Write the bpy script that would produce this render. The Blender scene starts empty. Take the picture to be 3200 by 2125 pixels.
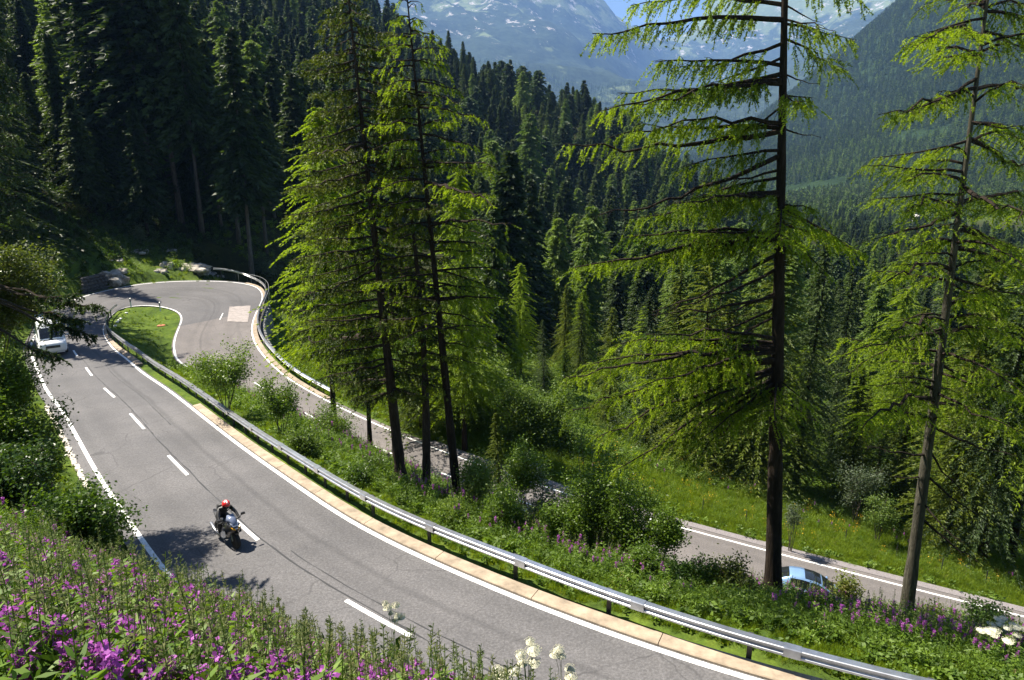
import bpy, math, random
import numpy as np
from mathutils import Vector, kdtree
random.seed(7); rng = np.random.default_rng(7)
SC = bpy.context.scene
COL = SC.collection
R_ = math.radians
# ------------------------------------------------------------------ camera, sky, sun, exposure
PITCH = R_(15.0); FPX = 2187.0; CX, CY = 1600.0, 1062.5          # metres, camera at the origin, +y forward
cam_d = bpy.data.cameras.new('camera'); cam = bpy.data.objects.new('camera', cam_d); COL.objects.link(cam)
cam_d.sensor_width = 36.0; cam_d.lens = 36.0 * FPX / 3200.0
cam_d.clip_start = 0.1; cam_d.clip_end = 40000.0
cam.location = (0, 0, 0); cam.rotation_euler = (R_(90) - PITCH, 0, 0)
SC.camera = cam
SUN_EL, SUN_DIR = R_(57), Vector((-0.93, 0.37, 0)).normalized()
world = bpy.data.worlds.new('World'); SC.world = world; world.use_nodes = True
wn = world.node_tree.nodes; wl = world.node_tree.links
bg = wn['Background']; sky = wn.new('ShaderNodeTexSky'); sky.sky_type = 'NISHITA'; sky.sun_disc = False
sky.sun_elevation = SUN_EL; sky.sun_rotation = math.atan2(SUN_DIR.x, SUN_DIR.y); sky.altitude = 1500
wl.new(sky.outputs[0], bg.inputs[0]); bg.inputs[1].default_value = 0.045
sun_d = bpy.data.lights.new('sun', 'SUN'); sun_d.energy = 5.0; sun_d.angle = R_(0.53); sun_d.color = (1, 0.93, 0.79)
sun = bpy.data.objects.new('sun', sun_d); COL.objects.link(sun)
to_sun = Vector((SUN_DIR.x * math.cos(SUN_EL), SUN_DIR.y * math.cos(SUN_EL), math.sin(SUN_EL)))
sun.rotation_euler = to_sun.to_track_quat('Z', 'Y').to_euler()
SC.view_settings.view_transform = 'Standard'; SC.view_settings.look = 'None'
SC.view_settings.exposure = 1.72; SC.view_settings.gamma = 1.0; SC.view_settings.use_curve_mapping = False
cy = SC.cycles
cy.max_bounces = 6; cy.diffuse_bounces = 3; cy.glossy_bounces = 2; cy.transmission_bounces = 4
cy.transparent_max_bounces = 6; cy.volume_bounces = 0; cy.use_denoising = True
cy.caustics_reflective = False; cy.caustics_refractive = False

# ------------------------------------------------------------------ helpers: coordinates
CP, SP = math.cos(PITCH), math.sin(PITCH)
def ray(px, py):
    u = (px - CX) / FPX; v = (py - CY) / FPX
    return np.array([u, CP - SP * v, -SP - CP * v])
def PT(px, py, t): return ray(px, py) * t                         # a point t metres deep on that line of sight
def PZ(px, py, z):
    d = ray(px, py); return d * (z / d[2])                         # where that line of sight meets height z
def PP(px, py, H, gx, gy):                                         # ... or an inclined plane
    d = ray(px, py); return d * (H / (d[2] - gx * d[0] - gy * d[1]))
def proj(p):
    p = np.asarray(p); t = p[..., 1] * CP - p[..., 2] * SP
    return np.stack([CX + FPX * p[..., 0] / t, CY + FPX * (-p[..., 2] * CP - p[..., 1] * SP) / t], -1)

# ------------------------------------------------------------------ helpers: meshes and objects
def mesh_np(name, V, tris=None, quads=None, smooth=False):
    me = bpy.data.meshes.new(name); V = np.asarray(V, np.float32)
    loops = []; tot = []
    if tris is not None and len(tris): loops.append(np.asarray(tris, np.int32).ravel()); tot.append(np.full(len(tris), 3, np.int32))
    if quads is not None and len(quads): loops.append(np.asarray(quads, np.int32).ravel()); tot.append(np.full(len(quads), 4, np.int32))
    L = np.concatenate(loops); T = np.concatenate(tot)
    me.vertices.add(len(V)); me.vertices.foreach_set('co', V.ravel())
    me.loops.add(len(L)); me.loops.foreach_set('vertex_index', L)
    me.polygons.add(len(T)); st = np.zeros(len(T), np.int32); st[1:] = np.cumsum(T)[:-1]
    me.polygons.foreach_set('loop_start', st); me.polygons.foreach_set('loop_total', T)
    if smooth: me.polygons.foreach_set('use_smooth', np.ones(len(T), bool))
    me.update(calc_edges=True); me.validate()
    return me
def obj(name, me, mat=None, parent=None, loc=None):
    o = bpy.data.objects.new(name, me); COL.objects.link(o)
    if mat is not None and len(me.materials) == 0: me.materials.append(mat)
    if parent is not None: o.parent = parent
    if loc is not None: o.location = loc
    if name in ('needles', 'foliage', 'crown', 'leaves', 'flower_spike', 'buds', 'umbel'): o['kind'] = 'stuff'
    return o
def tag(o, label=None, cat=None, group=None, kind=None):
    if label: o['label'] = label
    if cat: o['category'] = cat
    if group: o['group'] = group
    if kind: o['kind'] = kind
    return o
def thing(name, label, cat, loc=(0, 0, 0), rotz=0.0, group=None):
    o = bpy.data.objects.new(name, None); COL.objects.link(o); o.empty_display_size = 0.2
    o.location = loc; o.rotation_euler = (0, 0, rotz)
    return tag(o, label, cat, group)
def copy_tree(o, parent=None):
    c = o.copy(); COL.objects.link(c)
    if parent is not None: c.parent = parent
    for ch in o.children: copy_tree(ch, c)
    return c
class MB:                                                          # collects shapes, built as one mesh
    def __init__(s): s.v = []; s.f = []; s.m = []; s.cur = 0
    def add(s, vs, fs):
        n = len(s.v); s.v += [tuple(map(float, p)) for p in vs]; s.f += [tuple(i + n for i in f) for f in fs]; s.m += [s.cur] * len(fs); return s
    def box(s, c, d, rz=0.0, taper=1.0):
        x, y, z = (q / 2 for q in d); P = []
        for sz in (-1, 1):
            k = taper if sz > 0 else 1
            for sx, sy in ((-1, -1), (1, -1), (1, 1), (-1, 1)): P.append((sx * x * k, sy * y * k, sz * z))
        ca, sa = math.cos(rz), math.sin(rz)
        P = [(c[0] + a * ca - b * sa, c[1] + a * sa + b * ca, c[2] + e) for a, b, e in P]
        return s.add(P, [(3, 2, 1, 0), (4, 5, 6, 7), (0, 1, 5, 4), (1, 2, 6, 5), (2, 3, 7, 6), (3, 0, 4, 7)])
    def tube(s, pts, rad, n=6, cap=True):
        pts = np.asarray(pts, float); rad = np.broadcast_to(np.asarray(rad, float), (len(pts),))
        V = []; tang = np.gradient(pts, axis=0)
        up = np.array([0, 0, 1.0]) if abs(tang[0][2]) < 0.9 * np.linalg.norm(tang[0]) else np.array([1.0, 0, 0])
        for p, t, r in zip(pts, tang, rad):
            t = t / (np.linalg.norm(t) + 1e-9); a = np.cross(t, up); a /= np.linalg.norm(a) + 1e-9; b = np.cross(a, t); up = b
            for k in range(n):
                w = 2 * math.pi * k / n; V.append(p + r * (math.cos(w) * a + math.sin(w) * b))
        F = []
        for i in range(len(pts) - 1):
            for k in range(n):
                q = (k + 1) % n; F.append((i * n + k, i * n + q, (i + 1) * n + q, (i + 1) * n + k))
        if cap: F.append(tuple(range(n - 1, -1, -1))); F.append(tuple(range((len(pts) - 1) * n, len(pts) * n)))
        return s.add(V, F)
    def loft(s, secs, closed=True, cap=True):                      # equal-length rings
        n = len(secs[0]); V = [p for q in secs for p in q]; F = []
        for i in range(len(secs) - 1):
            for k in range(n if closed else n - 1):
                q = (k + 1) % n; F.append((i * n + k, i * n + q, (i + 1) * n + q, (i + 1) * n + k))
        if cap and closed: F.append(tuple(range(n - 1, -1, -1))); F.append(tuple(range((len(secs) - 1) * n, len(secs) * n)))
        return s.add(V, F)
    def lathe(s, prof, c=(0, 0, 0), axis='z', n=16):
        secs = []
        for r, h in prof:
            ring = []
            for k in range(n):
                w = 2 * math.pi * k / n; a, b = r * math.cos(w), r * math.sin(w)
                q = {'z': (a, b, h), 'y': (a, h, b), 'x': (h, a, b)}[axis]
                ring.append((c[0] + q[0], c[1] + q[1], c[2] + q[2]))
            secs.append(ring)
        return s.loft(secs)
    def mesh(s, name, smooth=False):
        me = bpy.data.meshes.new(name); me.from_pydata(s.v, [], s.f)
        if smooth: me.polygons.foreach_set('use_smooth', np.ones(len(me.polygons), bool))
        if max(s.m, default=0) > 0: me.polygons.foreach_set('material_index', np.array(s.m, np.int32))
        me.update(); return me
    def build(s, name, mat, parent=None, smooth=False, loc=None):
        return obj(name, s.mesh(name, smooth), mat, parent, loc)
def smoothstep(a, b, x): t = np.clip((x - a) / (b - a), 0, 1); return t * t * (3 - 2 * t)

# ------------------------------------------------------------------ materials
def N(nt, typ, **kw):
    n = nt.nodes.new(typ)
    for k, v in kw.items():
        if k in ('operation', 'data_type', 'blend_type', 'noise_dimensions', 'feature', 'interpolation_type', 'normalize', 'distance'): setattr(n, k, v)
        else:
            sock = n.inputs[k] if not k.startswith('i') or not k[1:].isdigit() else n.inputs[int(k[1:])]
            sock.default_value = v
    return n
def mat_new(name):
    m = bpy.data.materials.new(name); m.use_nodes = True
    return m, m.node_tree, m.node_tree.nodes['Principled BSDF']
def ramp(nt, src, stops):
    r = nt.nodes.new('ShaderNodeValToRGB'); e = r.color_ramp.elements
    while len(e) < len(stops): e.new(0.5)
    for q, (p, c) in zip(e, stops): q.position = p; q.color = (*c, 1)
    nt.links.new(src, r.inputs[0]); return r
def simple(name, col, rough=0.6, metal=0.0, var=0.0, scale=8.0, bump=0.0, spec=0.5, coat=0.0):
    m, nt, b = mat_new(name)
    b.inputs['Roughness'].default_value = rough; b.inputs['Metallic'].default_value = metal
    b.inputs['Specular IOR Level'].default_value = spec; b.inputs['Coat Weight'].default_value = coat
    tc = N(nt, 'ShaderNodeTexCoord'); nz = N(nt, 'ShaderNodeTexNoise', Scale=scale, Detail=6.0, Roughness=0.65)
    nt.links.new(tc.outputs['Object'], nz.inputs['Vector'])
    lo = tuple(c * (1 - var) for c in col); hi = tuple(min(1, c * (1 + var)) for c in col)
    r = ramp(nt, nz.outputs[0], [(0.3, lo), (0.7, hi)]); nt.links.new(r.outputs[0], b.inputs['Base Color'])
    if bump:
        bp = N(nt, 'ShaderNodeBump', Strength=bump, Distance=0.02); nt.links.new(nz.outputs[0], bp.inputs['Height']); nt.links.new(bp.outputs[0], b.inputs['Normal'])
    return m
def foliage(name, dark, light, trans=0.35, scale=1.5, rough=0.55, tint=None, tcol=None):
    m, nt, b = mat_new(name); b.inputs['Roughness'].default_value = rough; b.inputs['Specular IOR Level'].default_value = 0.35
    tc = N(nt, 'ShaderNodeTexCoord'); nz = N(nt, 'ShaderNodeTexNoise', Scale=scale, Detail=4.0, Roughness=0.7)
    nt.links.new(tc.outputs['Object'], nz.inputs['Vector'])
    oi = N(nt, 'ShaderNodeObjectInfo')
    add = N(nt, 'ShaderNodeMath', operation='MULTIPLY_ADD'); add.inputs[1].default_value = 0.35; nt.links.new(oi.outputs['Random'], add.inputs[0]); nt.links.new(nz.outputs[0], add.inputs[2])
    st = [(0.42, dark), (0.82, light)]
    if tint: st.append((0.98, tint))
    r = ramp(nt, add.outputs[0], st); nt.links.new(r.outputs[0], b.inputs['Base Color'])
    tr = N(nt, 'ShaderNodeBsdfTranslucent'); mul = N(nt, 'ShaderNodeMix', data_type='RGBA', blend_type='MULTIPLY'); mul.inputs[0].default_value = 1.0
    nt.links.new(r.outputs[0], mul.inputs[6]); mul.inputs[7].default_value = (*(tcol or (1.5, 1.45, 0.6)), 1); nt.links.new(mul.outputs[2], tr.inputs[0])
    mx = N(nt, 'ShaderNodeMixShader'); mx.inputs[0].default_value = trans
    nt.links.new(b.outputs[0], mx.inputs[1]); nt.links.new(tr.outputs[0], mx.inputs[2])
    nt.links.new(mx.outputs[0], nt.nodes['Material Output'].inputs[0]); return m

def asphalt(name, base, track=True):
    m, nt, b = mat_new(name); b.inputs['Roughness'].default_value = 0.88; b.inputs['Specular IOR Level'].default_value = 0.25
    tc = N(nt, 'ShaderNodeTexCoord'); uv = tc.outputs['UV']; ob = tc.outputs['Object']
    g = N(nt, 'ShaderNodeTexNoise', Scale=14.0, Detail=9.0, Roughness=0.82); nt.links.new(ob, g.inputs['Vector'])
    big = N(nt, 'ShaderNodeTexNoise', Scale=0.22, Detail=5.0, Roughness=0.6); nt.links.new(ob, big.inputs['Vector'])
    rg = ramp(nt, g.outputs[0], [(0.32, tuple(c * 0.55 for c in base)), (0.5, base), (0.68, tuple(c * 1.65 for c in base))])
    rb = ramp(nt, big.outputs[0], [(0.3, (0.8, 0.8, 0.81)), (0.7, (1.14, 1.12, 1.11))])
    mu = N(nt, 'ShaderNodeMix', data_type='RGBA', blend_type='MULTIPLY'); mu.inputs[0].default_value = 1
    nt.links.new(rg.outputs[0], mu.inputs[6]); nt.links.new(rb.outputs[0], mu.inputs[7]); out = mu.outputs[2]
    sep = N(nt, 'ShaderNodeSeparateXYZ'); nt.links.new(uv, sep.inputs[0])
    # worn wheel bands and an oily seam running along the lanes (UV: metres across, metres along)
    wob = N(nt, 'ShaderNodeTexNoise', Scale=0.25, Detail=3.0); nt.links.new(uv, wob.inputs['Vector'])
    for u0, wd, amt in ((1.55, 0.12, 0.30), (-1.6, 0.5, 0.16), (0.9, 0.35, 0.14), (2.6, 0.3, 0.14), (-2.7, 0.25, 0.2)):
        d = N(nt, 'ShaderNodeMath', operation='MULTIPLY_ADD'); d.inputs[1].default_value = 0.5; nt.links.new(wob.outputs[0], d.inputs[0]); nt.links.new(sep.outputs[0], d.inputs[2])
        s = N(nt, 'ShaderNodeMath', operation='SUBTRACT'); s.inputs[1].default_value = u0 + 0.25; nt.links.new(d.outputs[0], s.inputs[0])
        a = N(nt, 'ShaderNodeMath', operation='ABSOLUTE'); nt.links.new(s.outputs[0], a.inputs[0])
        mr = N(nt, 'ShaderNodeMapRange', interpolation_type='SMOOTHSTEP'); mr.inputs[1].default_value = 0; mr.inputs[2].default_value = wd * 2; mr.inputs[3].default_value = amt; mr.inputs[4].default_value = 0
        nt.links.new(a.outputs[0], mr.inputs[0])
        mm = N(nt, 'ShaderNodeMix', data_type='RGBA'); nt.links.new(mr.outputs[0], mm.inputs[0]); nt.links.new(out, mm.inputs[6]); mm.inputs[7].default_value = (0.03, 0.03, 0.032, 1); out = mm.outputs[2]
    # hairline cracks
    vo = N(nt, 'ShaderNodeTexVoronoi', feature='DISTANCE_TO_EDGE', Scale=0.42); wv = N(nt, 'ShaderNodeTexNoise', Scale=1.3, Detail=5.0)
    nt.links.new(ob, wv.inputs['Vector']); mv = N(nt, 'ShaderNodeMix', data_type='VECTOR'); mv.inputs[0].default_value = 0.25
    nt.links.new(ob, mv.inputs[4]); nt.links.new(wv.outputs['Color'], mv.inputs[5]); nt.links.new(mv.outputs[1], vo.inputs['Vector'])
    cr = N(nt, 'ShaderNodeMapRange'); cr.inputs[1].default_value = 0.0; cr.inputs[2].default_value = 0.011; cr.inputs[3].default_value = 1.0; cr.inputs[4].default_value = 0
    nt.links.new(vo.outputs['Distance'], cr.inputs[0])
    gate = ramp(nt, big.outputs[0], [(0.46, (0, 0, 0)), (0.56, (0.45, 0.45, 0.45))])
    gm = N(nt, 'ShaderNodeMath', operation='MULTIPLY'); nt.links.new(cr.outputs[0], gm.inputs[0]); nt.links.new(gate.outputs[0], gm.inputs[1])
    mm = N(nt, 'ShaderNodeMix', data_type='RGBA'); nt.links.new(gm.outputs[0], mm.inputs[0]); nt.links.new(out, mm.inputs[6]); mm.inputs[7].default_value = (0.025, 0.025, 0.027, 1)
    nt.links.new(mm.outputs[2], b.inputs['Base Color'])
    bp = N(nt, 'ShaderNodeBump', Strength=0.35, Distance=0.01); nt.links.new(g.outputs[0], bp.inputs['Height']); nt.links.new(bp.outputs[0], b.inputs['Normal'])
    return m
M_ASPH = asphalt('asphalt', (0.108, 0.105, 0.109)); M_ASPH2 = asphalt('asphalt_lower', (0.150, 0.137, 0.133))
M_PAINT = simple('road_paint', (0.80, 0.79, 0.76), 0.6, var=0.35, scale=7.0)
M_KERB = simple('kerb_concrete', (0.285, 0.225, 0.165), 0.85, var=0.4, scale=2.0, bump=0.2)
M_TAR = simple('tar_seam', (0.022, 0.022, 0.024), 0.55)
M_GALV = simple('galvanised_steel', (0.50, 0.51, 0.54), 0.36, metal=0.92, var=0.25, scale=2.5)
M_POST = simple('post_steel', (0.06, 0.06, 0.065), 0.55, metal=0.5, var=0.3, scale=5)
# ------------------------------------------------------------------ road edges (pavement lines), surveyed from sight lines and heights
UP = (-11.0, 0.0, -0.1)                                            # the upper leg: z = -11 - 0.1 y
LO = (-26.5, -0.1, 0.05)                                           # the lower leg
def catmull(P, step=0.6):
    P = np.asarray(P, float); out = []
    Q = np.vstack([2 * P[0] - P[1], P, 2 * P[-1] - P[-2]])
    for i in range(1, len(Q) - 2):
        p0, p1, p2, p3 = Q[i - 1], Q[i], Q[i + 1], Q[i + 2]; n = max(2, int(np.linalg.norm(p2 - p1) / step))
        for k in range(n):
            t = k / n; out.append(0.5 * ((2 * p1) + (-p0 + p2) * t + (2 * p0 - 5 * p1 + 4 * p2 - p3) * t * t + (-p0 + 3 * p1 - 3 * p2 + p3) * t ** 3))
    out.append(P[-1]); return np.array(out)
def smooth(P, k=5, it=2):
    for _ in range(it):
        Q = P.copy()
        for i in range(len(P)):
            a, b = max(0, i - k), min(len(P), i + k + 1); w = min(i - a, b - 1 - i); Q[i] = P[i - w:i + w + 1].mean(0)
        P = Q
    return P
def resample(P, n):
    d = np.r_[0, np.cumsum(np.linalg.norm(np.diff(P, axis=0), axis=1))]; s = np.linspace(0, d[-1], n)
    return np.stack([np.interp(s, d, P[:, k]) for k in range(3)], 1)
# upper leg, valley-side line, from the right of the frame to the hairpin
RA = [PP(x, y, *UP) for x, y in ((2560, 2190), (2330, 2120), (2100, 2047), (1947, 2000), (1778, 1936), (1615, 1873), (1463, 1805), (1326, 1747), (1210, 1694), (1100, 1637), (1000, 1568), (759, 1400), (594, 1271), (513, 1209), (446, 1166), (402, 1126))]
d0 = RA[0] - RA[3]; d0 /= np.linalg.norm(d0)
ext = [RA[0] + d0 * s + np.array([0.004 * s * s, 0.006 * s * s, 0.04 * s]) for s in (45, 30, 15)]
RA = smooth(catmull(ext + RA), 4, 1)
tg = np.gradient(RA, axis=0); tg[:, 2] = 0; tg /= np.linalg.norm(tg, axis=1)[:, None]
nl = np.stack([-tg[:, 1], tg[:, 0], 0 * tg[:, 0]], 1)               # left of travel = uphill side
LA = RA + nl * 6.15
inner = [(357, 1093, -16.25), (330, 1057, -16.6), (322, 1030, -16.9), (331, 1005, -17.05), (352, 982, -17.15), (385, 961, -17.2), (425, 954, -17.25), (469, 953, -17.35), (513, 959, -17.5), (545, 968, -17.65), (565, 981, -17.8), (569, 999, -18.0), (560, 1021, -18.2), (549, 1048, -18.6), (542, 1079, -19.0), (547, 1111, -19.45), (558, 1133, -19.75)]
outer = [(93, 1100, -15.8), (97, 1075, -15.95), (109, 1048, -16.1), (140, 1000, -16.3), (205, 948, -16.45), (286, 919, -16.5), (339, 907, -16.5), (402, 893, -16.5), (469, 884, -16.55), (558, 879, -16.65), (670, 878, -17.0), (759, 884, -17.3), (797, 893, -17.5), (819, 911, -17.7), (821, 937, -18.2), (804, 968, -18.6), (790, 1004, -19.0), (786, 1039, -19.3), (799, 1079, -19.8), (826, 1115, -20.2)]
RB = smooth(catmull([PZ(*q) for q in inner], 0.4), 3, 1); LB = smooth(catmull([PZ(*q) for q in outer], 0.4), 4, 1)
# lower leg: far (valley) line
far = [PZ(870, 1160, -20.75), PZ(915, 1195, -21.2)] + [PP(x, y, *LO) for x, y in ((1000, 1246), (1316, 1389), (1463, 1439), (1736, 1534), (2025, 1622), (2389, 1718), (2826, 1834), (3200, 1926))]
d0 = far[-1] - far[-3]; d0 /= np.linalg.norm(d0); far += [far[-1] + d0 * s for s in (15, 30)]
LC = smooth(catmull(far), 8, 2)
tg = np.gradient(LC, axis=0); tg[:, 2] = 0; tg /= np.linalg.norm(tg, axis=1)[:, None]
nr = np.stack([tg[:, 1], -tg[:, 0], 0 * tg[:, 0]], 1)
RC = LC + nr * 5.95
nA, nB, nC = 190, 150, 170
rr = np.vstack([resample(RA, nA), resample(np.vstack([RA[-1:], RB]), nB)[1:], resample(np.vstack([RB[-1:], RC]), nC)[1:]])
ll = np.vstack([resample(LA, nA), resample(np.vstack([LA[-1:], LB]), nB)[1:], resample(np.vstack([LB[-1:], LC]), nC)[1:]])
EDGE_R = smooth(rr, 4, 1); EDGE_L = smooth(ll, 4, 1)               # R: valley side above, island, near side below; L: the other one
CEN = (EDGE_R + EDGE_L) / 2
ALONG = np.r_[0, np.cumsum(np.linalg.norm(np.diff(CEN, axis=0), axis=1))]
ACR = EDGE_R - EDGE_L; WID = np.linalg.norm(ACR, axis=1); ACU = ACR / WID[:, None]
def ribbon(name, offs, mat, dz=0.0, i0=0, i1=None, parent=None, uv=False, side=None):
    """offs: list of lateral offsets; side 'R'/'L' measures from that line, None = fraction across (with metres beyond)"""
    i1 = len(CEN) if i1 is None else i1; sl = slice(i0, i1); cols = []
    for o in offs:
        if side == 'R': p = EDGE_R[sl] + ACU[sl] * o
        elif side == 'L': p = EDGE_L[sl] - ACU[sl] * o
        elif side == 'C': p = CEN[sl] + ACU[sl] * o
        else: p = EDGE_L[sl] + ACR[sl] * min(max(o, 0), 1) + ACU[sl] * (o if o < 0 else (o - 1 if o > 1 else 0))
        cols.append(p)
    G = np.stack(cols, 1); n, k, _ = G.shape; V = G.reshape(-1, 3).copy(); V[:, 2] += dz
    ii = np.arange(n - 1)[:, None] * k + np.arange(k - 1)[None, :]; ii = ii.ravel()
    Q = np.stack([ii, ii + 1, ii + k + 1, ii + k], 1)
    me = mesh_np(name, V, quads=Q, smooth=True)
    if uv:
        lay = me.uv_layers.new(name='UVMap')
        across = np.einsum('nkc,nc->nk', G - CEN[sl][:, None, :], ACU[sl]); al = np.repeat(ALONG[sl][:, None], k, 1)
        U = np.stack([across.ravel(), al.ravel()], 1); li = np.empty(len(me.loops), np.int32); me.loops.foreach_get('vertex_index', li)
        lay.data.foreach_set('uv', U[li].astype(np.float32).ravel())
    return obj(name, me, mat, parent)
iLow = nA + nB - 30
OFFS = [-0.55, -0.2, 0.0, 0.2, 0.4, 0.6, 0.8, 1.0, 1.22]
road = tag(ribbon('road', OFFS, M_ASPH, 0, 0, iLow + 1, uv=True), kind='structure')
road_low = tag(ribbon('lower_road', OFFS, M_ASPH2, 0, iLow, None, uv=True), kind='structure')
ribbon('edge_line', [-0.09, 0.09], M_PAINT, 0.006, 0, iLow, road, side='R')
ribbon('edge_line', [-0.09, 0.09], M_PAINT, 0.006, 0, iLow, road, side='L')
ribbon('edge_line', [-0.09, 0.09], M_PAINT, 0.006, iLow, None, road_low, side='L')
ribbon('edge_line', [-0.09, 0.09], M_PAINT, 0.006, iLow, None, road_low, side='R')
cpx = proj(CEN)
def dash(a, b, parent, lo, hi):
    k = np.array([np.argmin(np.hypot(*(cpx[lo:hi] - q).T)) + lo for q in (a, b)])
    s0, s1 = sorted(ALONG[k]); s = np.linspace(s0, max(s1, s0 + 1.0), 6)
    c = np.stack([np.interp(s, ALONG, CEN[:, j]) for j in range(3)], 1); w = np.stack([np.interp(s, ALONG, ACU[:, j]) for j in range(3)], 1)
    V = np.concatenate([c - w * 0.075, c + w * 0.075]); V[:, 2] += 0.006
    Q = [(i, i + 6, i + 7, i + 1) for i in range(5)]
    obj('lane_dash', mesh_np('lane_dash', V, quads=Q), M_PAINT, parent)
for a, b in (((223, 1100), (239, 1117)), ((264, 1152), (290, 1173)), ((326, 1214), (357, 1241)), ((406, 1299), (451, 1336)), ((529, 1421), (589, 1472)), ((740, 1615), (808, 1670)), ((1086, 1859), (1300, 1974)), ((1800, 2190), (2150, 2300))):
    dash(a, b, road, 0, nA + 10)
for a, b in (((672, 966), (669, 995)), ((668, 1035), (668, 1055))): dash(a, b, road, nA + nB // 2, iLow)
for a, b in (((785, 1205), (850, 1252)), ((950, 1295), (1010, 1325)), ((1163, 1395), (1231, 1426)), ((1379, 1481), (1450, 1508)), ((1615, 1568), (1710, 1602)), ((2000, 1689), (2090, 1717)), ((2480, 1822), (2580, 1850)), ((3031, 1971), (3130, 2000))):
    dash(a, b, road_low, iLow, len(CEN))
# sealed seam that wanders along the crown of the upper leg
r2 = np.random.default_rng(3)
for off, j0, j1, wd in ((0.22, 25, 200, 0.030), (0.42, 60, 118, 0.022), (1.3, 150, 190, 0.02)):
    c = CEN[j0:j1] + ACU[j0:j1] * (off + 0.10 * np.cumsum(r2.normal(0, 0.25, j1 - j0))[:, None] * 0.5)
    w = wd * (0.35 + r2.random(j1 - j0))[:, None]; V = np.concatenate([c - ACU[j0:j1] * w, c + ACU[j0:j1] * w]); V[:, 2] += 0.004; n = j1 - j0
    obj('tar_seam', mesh_np('tar_seam', V, quads=[(i, i + n, i + n + 1, i + 1) for i in range(n - 1)]), M_TAR, road)
# pale concrete patch in the hairpin
def on_road(px, py, lo=nA, hi=iLow, dz=0.0):                        # sight line meets the ribbon: solved on the nearest station's plane
    best = None
    for i in range(lo, hi, 2):
        n = np.cross(ACU[i], (CEN[i + 1] - CEN[i])); n /= np.linalg.norm(n); d = ray(px, py)
        t = np.dot(CEN[i], n) / np.dot(d, n); p = d * t; e = abs(np.dot(p - CEN[i], (CEN[i + 1] - CEN[i]) / np.linalg.norm(CEN[i + 1] - CEN[i])))
        if abs(np.dot(p - CEN[i], ACU[i])) < WID[i] and (best is None or e < best[0]): best = (e, p)
    p = best[1].copy(); p[2] += dz; return p
def road_z_px(px, py, lo=0, hi=None): return on_road(px, py, lo, hi or nA)
c4 = [on_road(x, y, nA + nB // 3, iLow) for x, y in ((717, 959), (783, 953), (773, 993), (709, 999))]
G = [[(c4[0] * (1 - a) + c4[1] * a) * (1 - b) + (c4[3] * (1 - a) + c4[2] * a) * b for a in np.linspace(0, 1, 7)] for b in np.linspace(0, 1, 7)]
V = np.array(G).reshape(-1, 3)
kdr = kdtree.KDTree(len(CEN) * 9); RS = []
for j, o in enumerate(np.linspace(-0.06, 1.06, 9)):
    for i in range(len(CEN)): p = EDGE_L[i] + ACR[i] * o; kdr.insert((p[0], p[1], 0), len(RS)); RS.append(p)
kdr.balance(); RS = np.array(RS)
def road_z(x, y):
    w = 0; z = 0
    for co, i, d in kdr.find_n((x, y, 0), 6): k = 1 / (d + 0.05) ** 2; w += k; z += k * RS[i][2]
    return z / w
for v in V: v[2] = road_z(v[0], v[1]) + 0.03
obj('concrete_patch', mesh_np('concrete_patch', V, quads=[(r * 7 + c, r * 7 + c + 1, r * 7 + c + 8, r * 7 + c + 7) for r in range(6) for c in range(6)]),
    simple('patch_concrete', (0.285, 0.25, 0.235), 0.9, var=0.25, scale=2.5), road)
# ------------------------------------------------------------------ terrain
def tps_fit(P, z, lam=0.02):
    n = len(P); s = np.abs(P).max(); Q = P / s
    r2 = ((Q[:, None] - Q[None]) ** 2).sum(-1); K = 0.5 * r2 * np.log(r2 + 1e-12) + lam * 1e-4 * np.eye(n)
    A = np.zeros((n + 3, n + 3)); A[:n, :n] = K; A[:n, n] = 1; A[:n, n + 1:] = Q; A[n:, :n] = A[:n, n:].T
    c = np.linalg.solve(A, np.r_[z, 0, 0, 0])
    def f(X):
        X = np.atleast_2d(X) / s; out = np.empty(len(X))
        for i in range(0, len(X), 8000):
            x = X[i:i + 8000]; r = ((x[:, None] - Q[None]) ** 2).sum(-1)
            out[i:i + 8000] = (0.5 * r * np.log(r + 1e-12)) @ c[:n] + c[n] + x @ c[n + 1:]
        return out
    return f
C = []
for i in range(0, len(CEN), 6): C += [EDGE_R[i] + ACU[i] * 0.3, EDGE_L[i] - ACU[i] * 0.4]
lowR = EDGE_R[iLow:]
for i in range(0, nA - 8, 9):                                      # verge and slope below the upper leg
    for d, dz in ((2.2, -0.3), (4.5, -1.1), (7.5, -2.9), (11, -5.0), (15, -7.2)):
        p = EDGE_R[i] + ACU[i] * d; gap = np.hypot(*(EDGE_R[nA + 40:] - p)[:, :2].T).min()
        if gap > 0.45 * d + 2.5: p = p.copy(); p[2] = EDGE_R[i][2] + dz; C.append(p)
for i in range(20, nA - 4, 9):                                     # cut bank above it
    k = np.interp(EDGE_L[i][0], [-30, -14, -8, -4, 0], [0.5, 0.55, 0.74, 1.02, 1.11])
    for d, dz in ((1.0, 1.2), (2.5, 3.7), (4, 5.5), (6, 7.1), (9, 8.9), (13, 10.6), (20, 13.5)):
        p = EDGE_L[i] - ACU[i] * d; p = p.copy(); p[2] = EDGE_L[i][2] + dz * k
        if np.hypot(p[0], p[1]) > 4 and p[1] > -12 and abs(p[0]) < 40: C.append(p)
C += [np.array(q, float) for q in ((0, 0, -2.3), (0, -10, -1), (-10, -8, 0), (12, -8, -2))]
iFar0, iFar1 = nA, nA + int(nB * 0.60)
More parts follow.
